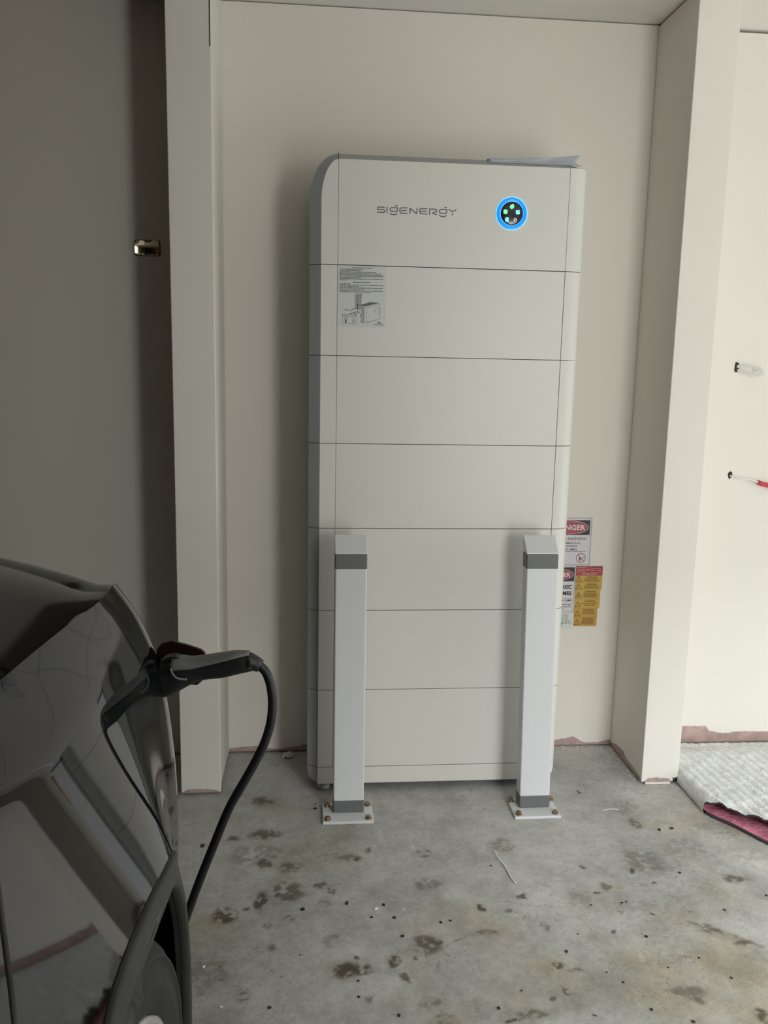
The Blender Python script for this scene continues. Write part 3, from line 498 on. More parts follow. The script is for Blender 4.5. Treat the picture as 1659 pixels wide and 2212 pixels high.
for x0, x1, z0, z1, tx, m, lb, kind in WL:
    t = sign('warning_label', lb, 'label', 'yellow electrical warning labels'); h = z1-z0
    plate(x0, x1, z0+.0003, z1-.0003, YS-.0010, m, 'panel', t, r=.0004)
    c0 = x0+.0118; zb2 = z0+h*.16; zt2 = min(z1-.002, zb2+.0205); hw = (zt2-zb2)*.52
    mb = MB(); mb.stroke([(c0-hw, zb2), (c0+hw, zb2), (c0, zt2), (c0-hw, zb2), (c0+hw, zb2)], .0017, YS-.0022); mb.build('warning_triangle', BROWN, t, recalc=False)
    mb = MB(); zc = zb2+(zt2-zb2)*.36
    if kind: mb.poly([(c0-.003, zc-.0035), (c0-.0012, zc+.002), (c0+.0005, zc+.0045), (c0+.003, zc-.001), (c0+.0035, zc-.0042), (c0+.0008, zc-.004), (c0, zc-.001)], YS-.0022)
    else: mb.poly([(c0+.0008, zc+.0062), (c0-.0018, zc), (c0-.0002, zc+.0004), (c0-.0010, zc-.0046), (c0+.0020, zc+.0016), (c0+.0004, zc+.0012)], YS-.0022)
    mb.build('triangle_figure', BROWN, t, recalc=False)
    tc_ = (x0+.0245+x1-.005)/2; W = x1-x0-.036; ls = [('WARNING', tc_, z1-.0088 if len(tx) > 2 else z1-.0105, .0052, 'C', .04, .040)]
    zz = z1-.0088-.0052 if len(tx) > 2 else z1-.0185; st = .0043 if len(tx) > 2 else .0078
    for k, s in enumerate(tx):
        ls.append((s, tc_, zz, .0031 if len(tx) > 2 else .0050, 'C', .03, W*(.80+.16*((k*7) % 3)/2) if len(tx) > 2 else (W*1.06 if k == 0 else W*.7))); zz -= st
    text_into(MB(), ls, YS-.0022).build('printed_text', BROWN, t, recalc=False)

# ================================================================== bollards
def bollard(x0, x1, lean, label, bolts, px0, px1, py0, py1):
    t = thing('bollard', label, 'bollard', (0, 0, 0), 'bollards guarding the battery')
    L = lambda z: lean*z
    def body(z0, z1, grow=0.0):
        rings_ = []
        for z in (z0, z1): rings_.append([(x0+L(z)-grow, -.158-grow, z), (x1+L(z)+grow, -.158-grow, z), (x1+L(z)+grow, -.108+grow, z), (x0+L(z)-grow, -.108+grow, z)])
        return MB().loft(rings_, smooth=False)
    body(.010, .8490).build('post', POST, t, bevel=.004, seg=3)
    mb = MB(); zf, zk = .8500, .9000
    a, b2 = L(zf), L(zk); g = .0008
    mb.add([(x0+a-g, -.1588, zf-.001), (x1+a+g, -.1588, zf-.001), (x1+a+g, -.1072, zf-.001), (x0+a-g, -.1072, zf-.001), (x0+a-g, -.1588, zf+.003), (x1+a+g, -.1588, zf+.003), (x1+b2+g, -.1072, zk), (x0+b2-g, -.1072, zk)],
           [(0, 3, 2, 1), (0, 1, 5, 4), (1, 2, 6, 5), (2, 3, 7, 6), (3, 0, 4, 7), (4, 5, 6, 7)])
    mb.build('sloped_cap', POST, t, bevel=.003, seg=3)
    body(.8015, .8490, .0007).build('grey_band', TAPE, t, bevel=.004, seg=3); body(.0095, .0535, .0007).build('grey_band', TAPE, t, bevel=.004, seg=3)
    bp = MB().box(px0, px1, py0, py1, 0.0004, .0095).build('base_plate', POST, t, bevel=.0012)
    for i, (bx, by) in enumerate(bolts):
        mb = MB(); n = 6; a0 = .3+i*.5
        mb.lathe([(0, .0115), (.0105, .0115), (.0105, .0095), (0, .0095)], (bx, by, 0), n=20)
        hx = [(bx+.0085*math.cos(a0+k*math.pi/3), by+.0085*math.sin(a0+k*math.pi/3)) for k in range(6)]; h2 = [(bx+(p[0]-bx)*.8, by+(p[1]-by)*.8) for p in hx]
        mb.loft([[(p[0], p[1], .0115) for p in hx], [(p[0], p[1], .0185) for p in hx], [(p[0], p[1], .0200) for p in h2]], smooth=False)
        mb.build('anchor_bolt', ZINC, t)
    return t
bollard(.0492, .1452, -.0028, 'white steel bollard with grey bands on the left in front of the battery tower', [(.030, -.196), (.158, -.195), (.030, -.112), (.161, -.112)], .0150, .1735, -.2110, -.0930)
bollard(.6500, .7485, -.0185, 'white steel bollard with grey bands on the right, nearer the wall signs', [(.638, -.196), (.757, -.195), (.632, -.111), (.765, -.109)], .6230, .7715, -.2120, -.0930)

# ================================================================== wall plate and cable outlets
sp = thing('metal_wall_plate', 'small polished brass-coloured plate on the dark wall left of the left pier', 'wall plate')
x0, x1, z0, z1 = -.6035, -.5245, 1.7525, 1.8010
mb = MB(); yb = YW
zz = [z0, z0+.004, z0+.0085, z0+.026, z0+.0275, z0+.0295, z0+.031, z1-.003, z1]; yy = [0, .006, .0075, .011, .0125, .0125, .010, .0065, 0]
xx = np.linspace(x0, x1, 24)
def rr(z): return .008*max(0, 1-min(z-z0, z1-z)/.008)**2
mb.grid([[(x0+rr(z)+(x1-x0-2*rr(z))*(k/23), yb-y + .0085*math.sin(k/23*math.pi)*(1 if 0 < y else 0)*min(1, y/.006) - .002, z) for k in range(24)] for z, y in zip(zz, yy)], smooth=False)  # hollowed so its left side mirrors the bright door opening
mb.build('faceted_cover', PLATE_TINT, sp)
plate(x0-.003, x1+.002, z0-.002, z1+.001, YW-.0002, DARK_SEAM, 'backing_plate', sp, r=.008)
MB().lathe([(0, -.003), (.0018, -.002), (.002, 0)], (x0-.0035, YW-.001, 1.7740), 'y', 12).build('screw', STEEL, sp)
def ragged(cx_, cz_, a, b2, par, seed):
    r = np.random.default_rng(seed); MB().prism([(cx_+a*(.8+.4*r.random())*math.cos(t), cz_+b2*(.8+.4*r.random())*math.sin(t)) for t in np.linspace(0, 2*math.pi, 18)[:-1]], 1, YW-.0008, YW+.0005).build('cable_hole', DARKGAP, par)
ragged(1.4895, 1.4300, .0095, .0185, wbr, 1); ragged(1.5000, 1.0420, .0080, .0130, wbr, 2)
cl = thing('white_cable', 'coiled white cable tail poking out of the upper hole in the right-hand wall', 'cable')
for k, (dx, dz, r) in enumerate(((0, 0, .0045), (.010, -.006, .0036), (.018, -.010, .0030))):
    y0 = YW-.012-.006*k
    pts = smooth_path([(1.4880, YW+.01, 1.4335-.003*k), (1.500, YW-.008, 1.4335-.002*k), (1.525+dx, y0-.012, 1.4330+dz*.2), (1.545+dx, y0-.018, 1.428+dz*.4), (1.552+dx, y0-.018, 1.417+dz), (1.540+dx, y0-.014, 1.408+dz), (1.520+dx*.6, y0-.006, 1.410+dz*.6), (1.500, YW-.004, 1.417), (1.489, YW+.01, 1.421)], 5)
    MB().tube(pts, r, 10).build('loop', CABLE_W, cl)
wc = thing('thin_wire', 'thin white wire with a red sleeve coming from the lower hole in the right-hand wall', 'cable')
pts = smooth_path([(1.498, YW+.01, 1.040), (1.505, YW-.008, 1.0375), (1.53, YW-.018, 1.031), (1.555, YW-.020, 1.030), (1.58, YW-.020, 1.024), (1.605, YW-.018, 1.0150), (1.66, YW-.016, 1.000)], 6)
MB().tube(pts, .0030, 10).build('wire', CABLE_W, wc)
MB().tube([(1.600, YW-.018, 1.0175), (1.612, YW-.018, 1.0125), (1.64, YW-.0175, 1.0065), (1.70, YW-.016, .992)], .0085, 12).build('red_sleeve', RED_SL, wc, label='red sleeve')
# ================================================================== the parked car
car = thing('car', 'black electric car parked nose to the wall with a charging connector plugged in', 'car')
XM = -1.155                                   # centre line of the car
# plan outline of the right flank and nose, as a curve s -> (X, Y)
PL = [(-.30, -4.90), (-.268, -4.2), (-.256, -3.2), (-.252, -2.6), (-.251, -2.2), (-.252, -2.02), (-.2540, -1.86), (-.2570, -1.73), (-.2620, -1.60), (-.2680, -1.47), (-.2730, -1.36), (-.2790, -1.26), (-.2880, -1.16), (-.3050, -1.07), (-.3390, -.985), (-.4050, -.915), (-.5200, -.872), (-.7000, -.850), (-.9200, -.841), (XM, -.838)]
PS = smooth_path(PL, 14); PS = np.array(PS); sl = np.concatenate([[0], np.cumsum(np.hypot(*np.diff(PS, axis=0).T))])
def plan(s):
    x = np.interp(s, sl, PS[:, 0]); y = np.interp(s, sl, PS[:, 1]); e = 4e-3
    tx = np.interp(s+e, sl, PS[:, 0])-np.interp(s-e, sl, PS[:, 0]); ty = np.interp(s+e, sl, PS[:, 1])-np.interp(s-e, sl, PS[:, 1]); L = math.hypot(tx, ty)+1e-12
    return x, y, -ty/L, tx/L                  # inward normal
s_of_y = lambda y: float(np.interp(y, PS[:, 1], sl))
TK = hermite([.16, .22, .30, .40, .53, .65, .74, .82, .89, .955, 1.005, 1.030], [.065, .030, .006, -.004, -.010, -.007, .000, .010, .025, .048, .074, .090])
ZTOP = 1.030
def lift(y): return .074*max(0, -1.25-y) if y > -2.3 else .0777+.02*min(1, (-2.3-y)/1.0)
def drop(y): t = min(max((y+1.22)/.36, 0), 1); return .105*t*t*(3-2*t)
def smooth01(t): t = min(max(t, 0), 1); return t*t*(3-2*t)
def panel_x(y, z):                            # the slanted main face of the front fender
    u = y+1.75; q = -.229+.025*u-(.22*u*u if u > -.3 else .22*(.09+.6*(-u-.3)))
    e = min(max(z-.78, -.062), .27); p = -.38*e - .75*(math.sqrt((z-.968)**2+.008**2)+(z-.968)-math.sqrt(.188**2+.008**2)+.188)/2
    return q+p-.08*u*max(e, 0)
def flank(s, z):
    x, y, nx, ny = plan(s); k = (z-.16)/(ZTOP-.16); tk = TK(z)
    zz = z + (lift(y)-drop(y))*max(0, k)**1.5
    X_, Y_ = x+nx*tk, y+ny*tk
    w = smooth01((-1.30-Y_)/.40)*smooth01((Y_+2.55)/.40)
    return (X_+(panel_x(Y_, z)-X_)*w, Y_, zz)
ZS = list(np.linspace(.16, .90, 38)) + list(np.linspace(.908, ZTOP, 26))
WC = (-1.73, .36)                             # wheel arch centre (Y, Z)
def patch(s0, s1, step, lean=None, arch=False):
    """grid of the flank between s0 and s1; lean(z) shifts the left edge"""
    n = max(2, int((s1-s0)/step)); rows = []
    for z in ZS:
        a = s0 + (lean(z) if lean else 0); rows.append([flank(a+(s1-a)*k/n, z) for k in range(n+1)])
    mb = MB(); m = n+1; vs = [p for r in rows for p in r]; fs = []
    for i in range(len(rows)-1):
        for j in range(n):
            q = (i*m+j, i*m+j+1, (i+1)*m+j+1, (i+1)*m+j)
            if arch:
                c = np.mean([vs[k] for k in q], axis=0)
                if math.hypot(c[1]-WC[0], c[2]-WC[1]) < .408: continue
                if c[1] > WC[0]-.40 and c[1] < WC[0]+.40 and c[2] < WC[1]-.05: continue
            fs.append(q)
    return mb.add(vs, fs, 0, True)
S_SHUT = s_of_y(-2.003); S_BUMP = s_of_y(-1.105); S_END = sl[-1]
_ln = hermite([.16, .40, .60, .70, .78, .83, .90, .985, 1.03], [-.28, -.28, -.26, -.20, -.09, -.04, .0, .05, .072])
lean = lambda z: _ln(z)
def solid(o, t=.0012): md = o.modifiers.new('thick', 'SOLIDIFY'); md.thickness = t; md.offset = 0; return o
fender = patch(S_SHUT, S_BUMP, .010, lean, True).build('front_fender', PAINT, car, recalc=False)
# rolled edge of the fender along the door gap, bright metal standing in for its highlight
mb = MB(); e = [flank(S_SHUT+lean(z), z) for z in ZS]
mb.grid([[p for p in e], [(p[0]-.0045, p[1]-.0018, p[2]) for p in e], [(p[0]-.012, p[1]+.0005, p[2]) for p in e]]); mb.build('fender_edge', EDGE_HI, fender, recalc=False)
door = MB(); GAP = .0100
rows = []
for z in ZS:
    s1_ = S_SHUT+lean(z)-GAP; s0_ = s_of_y(-3.25); rows.append([flank(s0_+(s1_-s0_)*k/60, z) for k in range(61)])
door.grid(rows); e = [r[-1] for r in rows]; door.grid([e, [(p[0]-.03, p[1]-.004, p[2]) for p in e]])
door_o = door.build('front_door', PAINT, car, recalc=False)
mb = MB(); mb.grid([[(p[0]-.034, p[1]-.03, p[2]) for p in e], [(p[0]-.034, p[1]+.05, p[2]) for p in e]]); mb.build('door_gap', BLACK, car, recalc=False)
rows = [[flank(s_of_y(-4.9)+(s_of_y(-3.256)-s_of_y(-4.9))*k/40, z) for k in range(41)] for z in ZS]
MB().grid(rows).build('rear_quarter', PAINT, car, recalc=False)
nose = patch(S_BUMP+.0028, S_END, .010).build('front_bumper', PAINT, car, recalc=False)
mb = MB(); g0 = [flank(S_BUMP-.01, z) for z in ZS]; g1 = [flank(S_BUMP+.013, z) for z in ZS]
mb.grid([[(p[0]-.010, p[1]-.002, p[2]-.004) for p in g0], [(p[0]-.010, p[1]-.002, p[2]-.004) for p in g1]]); mb.build('bumper_gap', BLACK, car, recalc=False)
# headlamp: a slightly proud lens wrapping the upper corner
s0_, s1_ = s_of_y(-1.062), s_of_y(-1.062)+.42; rows = []
for i, z in enumerate(np.linspace(.80, 1.012, 16)):
    t = i/15; a = s0_+.035*(1-t)**2; row = []
    for k in range(26):
        u = k/25; p = flank(a+(s1_-a)*u, z); q = plan(a+(s1_-a)*u); bul = .008*min(1, 6*u)*min(1, 6*(1-u))*min(1, 6*t+.1)
        row.append((p[0]-q[2]*bul, p[1]-q[3]*bul, p[2]))
    rows.append(row)
MB().grid(rows).build('headlamp', LAMP, car, recalc=False)
# bonnet: from the crease inwards, slightly domed, front edge a shut line across the car
def crease(y): return flank(s_of_y(y), ZTOP)
def dome(d): return .112*(1-math.exp(-d/.31)) + .012*min(1, d/.8)
YSN = list(np.linspace(-2.30, -1.245, 60)); rows = []
def bonnet_pt(y, u, gap=.0):
    c = crease(y); d = u*(c[0]-XM); fwd = .10*math.sin(min(1, u*1.3)*math.pi/2)*max(0, (y+1.75)/.505)**2
    zf = -.020*max(0, (y+1.45)/.205)**2*(1-.2*u)
    return (c[0]-d, y+fwd, c[2]-.004+dome(d)+zf*min(1, d/.05))
US = [0, .004, .01, .02, .035, .055, .08, .11, .15, .2, .27, .35, .45, .55, .65, .75, .85, .95, 1.0]
for y in YSN: rows.append([bonnet_pt(y, u) for u in US])
rows_m = [[(2*XM-p[0], p[1], p[2]) for p in r] for r in rows]
bon = MB().grid(rows).grid(rows_m, flip=True)
fe = rows[-1]; bon.grid([fe, [(p[0], p[1]-.002, p[2]-.02) for p in fe]]); se = [r[0] for r in rows]; bon.grid([se, [(p[0]-.004, p[1], p[2]-.02) for p in se]])
bon.build('bonnet', PAINT, car, recalc=False)
# fender lip under the bonnet edge + nose cover between bonnet front edge and bumper rim
mb = MB(); mb.grid([[flank(s_of_y(y), ZTOP) for y in YSN], [(lambda c: (c[0]-.006, c[1], c[2]-.020))(flank(s_of_y(y), ZTOP)) for y in YSN]]); mb.build('fender_lip', BLACK, fender, recalc=False)
NR = 34; rim = [flank(s_of_y(-1.245)+(S_END-s_of_y(-1.245))*(k/NR), ZTOP) for k in range(NR+1)]
front = []
for k in range(NR+1):
    u = 1-(rim[k][0]-XM)/(rim[0][0]-XM); u = min(max(u, 0), 1); p = bonnet_pt(-1.245, u); front.append((p[0], p[1]+.006, p[2]-.004))
rows = []
for j in range(13):
    t = j/12; row = []
    for a, b2 in zip(front, rim):
        m = ((a[0]+b2[0])/2, a[1]*.35+b2[1]*.65, max(a[2], b2[2])+.004)
        row.append(tuple((1-t)**2*a[i]+2*t*(1-t)*m[i]+t*t*b2[i] for i in range(3)))
    rows.append(row)
nc = MB().grid(rows); nc.grid([[(2*XM-p[0], p[1], p[2]) for p in r] for r in rows], flip=True); nc.build('nose_cover', PAINT, car, recalc=False)
# mirrored far flank (one skin)
mb = MB(); n = 150
rows = [[(lambda p: (2*XM-p[0], p[1], p[2]))(flank(S_END*k/n, z)) for k in range(n+1)] for z in ZS]; mb.grid(rows); mb.build('far_flank', PAINT, car, recalc=False)
# cabin and tail
cab = [(-2.15, 1.10, .62), (-2.45, 1.28, .60), (-2.85, 1.52, .56), (-3.15, 1.60, .55), (-4.1, 1.58, .54), (-4.6, 1.42, .55), (-4.95, 1.10, .62)]
mb = MB(); rows = []
for y, z, hw in cab: rows.append([(XM+.80, y, 1.06), (XM+hw+.04, y, z-.06), (XM+hw-.08, y, z), (XM, y, z+.015), (XM-hw+.08, y, z), (XM-hw-.04, y, z-.06), (XM-.80, y, 1.06)])
mb.grid(rows); mb.build('cabin_glass', GLASS_D, car)
mb = MB(); mb.grid([[(p[0], p[1], p[2]+.006) for p in r[1:6]] for r in rows[3:6]]); mb.build('roof_panel', PAINT, car)
tail = [flank(0, z) for z in ZS]; mb = MB(); mb.grid([[(p[0]+(2*(XM-p[0]))*k/12, p[1]-.22*math.sin(math.pi*k/12)**.5, p[2]) for k in range(13)] for p in tail]); mb.build('tailgate', PAINT, car)
mb = MB(); mb.box(-1.95, -.36, -4.9, -.95, .17, .20); mb.build('underbody', BLACK, car)

# arch trim
OUT = hermite([-25, 0, 25, 45, 60, 80, 95, 105, 115, 130, 150, 180, 205], [.435, .432, .425, .416, .412, .418, .432, .450, .470, .482, .482, .472, .462])
def surf_x(y, z):                              # X of the flank at world (y,z)
    s = s_of_y(y); zz = z
    for _ in range(6):
        p = flank(s, min(max(zz, .16), ZTOP)); zz += z-p[2]; s += (y-p[1])
    return p[0]
rows = [[] for _ in range(10)]
for a in np.linspace(-28, 208, 90):
    c, q = math.cos(math.radians(a)), math.sin(math.radians(a)); ro = OUT(a); ri = .370-.028*math.exp(-((a-80)/22)**2)
    for j, (t, k, off) in enumerate([(1.004, 0, -.006), (1.0, 0, .003), (.985, .02, .006), (.80, .22, .006), (.55, .55, .006), (.30, .85, .004), (.10, 1, .002), (.0, 1, -.001), (-.03, 1, -.010), (-.02, 1, -.022)]):
        r = ri+(ro-ri)*t; y, z = WC[0]+r*c, max(WC[1]+r*q, .165)
        rows[j].append(((1-k)*surf_x(y, z)+k*(-.2265-.02*max(0, y-WC[0])-.0085*smooth01((a-80)/45))+off, y, z))
MB().grid(rows).build('wheel_arch_trim', CLAD, car, recalc=False)
MB().grid([[(p[0]-.0035, p[1], p[2]) for p in r] for r in rows[1:9]]).build('trim_dark_skin', BLACK, car, recalc=False)  # black skin added inside the trim to darken the arch opening
mb = MB(); rows = []
for x in (-.246, -.45, -.62): rows.append([(x, WC[0]+.382*math.cos(math.radians(a)), WC[1]+.382*math.sin(math.radians(a))) for a in np.linspace(-30, 210, 50)])
mb.grid(rows); mb.add([(-.62, WC[0]+.385*math.cos(math.radians(a)), WC[1]+.385*math.sin(math.radians(a))) for a in np.linspace(-30, 210, 50)], [tuple(range(50))]); mb.build('wheel_arch_liner', BLACK, car)
# wheel, turned slightly
wh = thing('wheel', '', ''); del wh['label'], wh['category']; wh.parent = car; wh.location = (-.268, -1.735, .333); wh.rotation_euler = (0, 0, math.radians(-4.5))
mb = MB(); TR = .333
prof = [(.225, -.012), (.228, .000), (.236, .005), (.262, .009), (.268, .0105), (.272, .009), (.296, .006), (.298, .0085), (.302, .0085), (.304, .0045), (.316, -.004), (.326, -.018), (.332, -.035), (.3335, -.09), (.332, -.16), (.322, -.19), (.28, -.205), (.225, -.19)]
mb.lathe(prof, (0, 0, 0), 'x', 72); tyre = mb.build('tyre', RUBBER, wh)
mb = MB()
for k in range(72):                            # tread blocks and shoulder cuts
    a = 2*math.pi*k/72
    for (xa, xb, sh_) in ((-.030, -.072, 0), (-.080, -.118, .5), (-.126, -.172, 0)):
        b0 = a+sh_*2*math.pi/72; r0, r1 = .330, .3385; pts = []
        for r in (r0, r1):
            for (x, tt) in ((xa, .006), (xb, .006), (xb, .074), (xa, .074)): pts.append((x, r*math.cos(b0+tt), r*math.sin(b0+tt)))
        mb.add(pts, [(0, 1, 2, 3), (4, 7, 6, 5), (0, 4, 5, 1), (1, 5, 6, 2), (2, 6, 7, 3), (3, 7, 4, 0)])
mb.build('tread', RUBBER, wh, kind='stuff')
mb = MB(); mb.lathe([(.226, -.010), (.226, .0065), (.218, .0075), (.208, .002), (.200, -.03), (.19, -.14)], (0, 0, 0), 'x', 64)
rim_o = mb.build('rim', ALLOY, wh)
mb = MB(); mb.lathe([(0, .0), (.045, -.002), (.06, -.010), (.06, -.04)], (0, 0, 0), 'x', 32)
for k in range(5):
    a = 2*math.pi*k/5+.3
    for s in (-1, 1):
        a1 = a+s*.20; c0, q0 = math.cos(a), math.sin(a); c1, q1 = math.cos(a1), math.sin(a1); w0, w1 = .16, .075
        R_ = lambda r, t, x: (x, r*math.cos(t), r*math.sin(t))
        mb.add([R_(.05, a+s*.18-w0, -.008), R_(.05, a+s*.18+w0, -.008), R_(.212, a1+w1, .000), R_(.212, a1-w1, .000), R_(.05, a+s*.18-w0, -.03), R_(.05, a+s*.18+w0, -.03), R_(.212, a1+w1, -.03), R_(.212, a1-w1, -.03)],
               [(0, 1, 2, 3), (4, 7, 6, 5), (0, 4, 5, 1), (1, 5, 6, 2), (2, 6, 7, 3), (3, 7, 4, 0)])
mb.build('spokes', ALLOY, wh)
mb = MB(); mb.lathe([(0, -.10), (.16, -.10), (.16, -.12), (0, -.12)], (0, 0, 0), 'x', 40); mb.build('brake_disc', STEEL, wh)
for (wx, wy) in ((XM-.80, -1.735), (-.275, -4.45), (XM-.80, -4.45)):
    mb = MB(); mb.lathe([(.2, .0), (.29, .006), (.325, -.02), (.333, -.08), (.325, -.16), (.2, -.18), (.2, 0)], (wx if wx > XM else wx, wy, .333), 'x', 40); mb.lathe([(0, -.01), (.2, -.005)], (wx, wy, .333), 'x', 40); mb.build('wheel', RUBBER, car)

# charge port and its open flap
pt = MB(); pt.lathe([(.034, -.030), (.034, .0), (.038, .002), (.040, -.002), (.041, -.03)], (-.311, -1.15, .840), 'x', 32); pt.lathe([(0, -.004), (.034, -.004)], (-.311, -1.15, .840), 'x', 32)
pt.build('charge_port', BLACK, car)
fp = [(-.318, .832), (-.3270, .8500), (-.3240, .8690), (-.3150, .8800), (-.2969, .8846), (-.2679, .8762), (-.2405, .8660), (-.2337, .8600), (-.2330, .8100), (-.2500, .7950), (-.3050, .8000)]
fl_ = MB(); fl_.prism(fp, 1, -1.078, -1.070); fl_.build('charge_flap', FLAP_R, car, bevel=.0012)

# ================================================================== charging connector and its cable
gun = thing('charging_cable', 'black charging connector plugged into the car with its cable looping down to the floor', 'cable')
G = [(-.3112, .8704, .8044, .030), (-.3011, .8738, .8033, .034), (-.2844, .8762, .8076, .0345), (-.2694, .8761, .8163, .0335), (-.2511, .8741, .8268, .030), (-.2276, .8765, .8354, .0265), (-.194, .8814, .8386, .025), (-.1603, .8855, .8462, .023), (-.1392, .8853, .8504, .019)]
xs_ = [g[0] for g in G]; ft, fb, fw_ = hermite(xs_, [g[1] for g in G]), hermite(xs_, [g[2] for g in G]), hermite(xs_, [g[3] for g in G]); rings_ = []
for x in np.linspace(-.3112, -.1392, 30):
    a, b2, wy = ft(x)-.002, fb(x), fw_(x); cz_, hz = (a+b2)/2, (a-b2)/2; rings_.append([(x, -1.15+wy*.82*math.copysign(abs(math.cos(t))**.75, math.cos(t)), cz_+hz*math.copysign(abs(math.sin(t))**.75, math.sin(t))) for t in np.linspace(0, 2*math.pi, 25)[:-1]])
hd = MB().loft(rings_).build('connector_body', GUN_K, gun)
rows = []
for x in np.linspace(-.2840, -.1440, 22):
    t = (x+.284)/.14; top = ft(x)+.0015; wy = fw_(x)*.80*(1 if t < .8 else 1-.5*(t-.8)/.2); rows.append([(x, -1.15-wy, top-.0165*(1-.72*t)), (x, -1.15-wy*1.04, top-.0045*(1-.4*t)), (x, -1.15-wy*.4, top), (x, -1.15+wy*.4, top), (x, -1.15+wy*.85, top-.004), (x, -1.15+wy, top-.012)])
solid(MB().grid(rows).build('grip_inlay', GUN_G, gun, label='grey grip inlay'), .002)
lt = [(-.306, .866), (-.300, .8765), (-.288, .8815), (-.276, .8818), (-.268, .8770), (-.276, .8745), (-.290, .8735)]
MB().prism(lt, 1, -1.162, -1.138).build('latch_button', GUN_K, gun, bevel=.002)
rows = []
MB().tube(smooth_path([(-.283, -1.1825, .868), (-.279, -1.184, .857), (-.270, -1.184, .849), (-.255, -1.180, .846)], 5), .0022, 8).build('trim_line', GUN_G, gun)
MB().lathe([(.0285, -.332), (.0285, -.309), (.036, -.306), (.036, -.300)], (0, -1.15, .838), 'x', 32).build('plug_sleeve', GUN_K, gun)
MB().tube([(-.1505, -1.15, .8676), (-.1430, -1.15, .8668), (-.1330, -1.15, .8632), (-.1249, -1.15, .8583)], [.0180, .0172, .0140, .0125], 20).build('strain_relief', GUN_K, gun)
CP = [(-.1300, -1.15, .8620), (-.1249, -1.15, .8583), (-.1147, -1.15, .8465), (-.1071, -1.15, .8256), (-.1029, -1.15, .7984), (-.1030, -1.15, .7710), (-.1073, -1.15, .7408), (-.1187, -1.15, .7041), (-.1379, -1.15, .6636), (-.1607, -1.15, .6210), (-.1864, -1.14, .5690), (-.2176, -1.12, .4840), (-.2480, -1.10, .3982), (-.2700, -1.08, .330), (-.302, -1.04, .22), (-.325, -.995, .11), (-.350, -.94, .035), (-.40, -.86, .0095), (-.55, -.72, .0088), (-.90, -.60, .0088), (-1.5, -.55, .0088), (-2.4, -.50, .0088)]
MB().tube(smooth_path(CP, 6), .0086, 16).build('cable', CABLE_K, gun)
# ================================================================== insulation blanket
bl = thing('insulation_blanket', 'folded white foil insulation blanket with pink lining on the floor beside the right pier', 'blanket')
yf = hermite([1.249, 1.262, 1.300, 1.358, 1.45, 1.62, 1.80, 2.05, 2.40], [-.205, -.232, -.288, -.395, -.51, -.60, -.64, -.66, -.67])
yt = hermite([1.249, 1.268, 1.300, 1.379, 1.45, 1.62, 1.80, 2.05, 2.40], [-.200, -.230, -.262, -.352, -.43, -.54, -.59, -.61, -.62])
ybk = hermite([1.25, 1.36, 1.44, 1.51, 1.60, 1.70, 2.0, 2.4], [.295, .295, .293, .290, .290, .292, .29, .29])
xg = np.concatenate([np.linspace(1.2495, 1.80, 150), np.linspace(1.81, 2.40, 60)]); NV = 110
def top_z(x, y):
    q = (x+.095*y)/.0335; rdg = abs(math.sin(math.pi*q)); z = .045+.0080*rdg**.42
    z += .006*(float(vnoise(np.array(x*22), np.array(y*22), 71))-.5) + .005*(float(vnoise(np.array(x*55), np.array(y*55), 72))-.5)
    return max(.009, z - .036*min(1, max(0, (y-.10)/.15))**1.5)
V = []
rows = []
for k in range(NV+1):
    t = k/NV; row = []
    for x in xg:
        y = yt(x)+(ybk(x)-yt(x))*t; e = min(1, (x-1.2495)/.030); z = top_z(x, y)*(.62+.38*math.sqrt(1-(1-e)**2)); eb = min(1, (1-t)/.05); z = .006+(z-.006)*math.sqrt(max(0, 1-(1-eb)**2))
        if t < .10 and x > 1.275: z += .004*math.sin(x*70)*(1-t/.10)
        row.append((x + .003*(float(vnoise(np.array(y*40), np.array(x*3), 73))-.5)*(1-e), y, z))
    rows.append(row)
top = MB().grid(rows)
le = [r[0] for r in rows]; top.grid([[(p[0]-.0035*math.sin(math.pi*j/7)-.0005*j, p[1]-.001*j*(1 if i == 0 else 0), .003+(p[2]-.003)*(1-j/7)) for i, p in enumerate(le)] for j in range(8)], flip=True)
top.build('foil_cover', FOIL, bl)
fe = rows[0]; mb = MB(); mb.grid([[p for p in fe], [(p[0], p[1]-.003, p[2]-.003) for p in fe], [(p[0], p[1]+.002, p[2]-.008) for p in fe], [(p[0]+.01, p[1]+.05, p[2]-.022) for p in fe]]); mb.build('cut_edge', FOIL_EDGE, bl)
rows2 = []
for k in range(24):
    t = k/23; row = []
    for x in xg: y = yf(x)+(.16-yf(x))*t; row.append((x, y, .0085+.006*math.sqrt(min(1, t*14))*(.5+float(vnoise(np.array(x*45), np.array(y*45), 74)))))
    rows2.append(row)
MB().grid(rows2).build('pink_lining', PINK, bl, label='pink lining')
f2 = rows2[0]; mb = MB(); mb.grid([[(p[0], p[1]+.004, p[2]+.002) for p in f2], [(p[0], p[1]-.004, p[2]+.001) for p in f2], [(p[0], p[1]-.005, .001) for p in f2], [(p[0], p[1]+.3, .001) for p in f2]]); mb.build('lower_edge', FOIL_EDGE, bl)

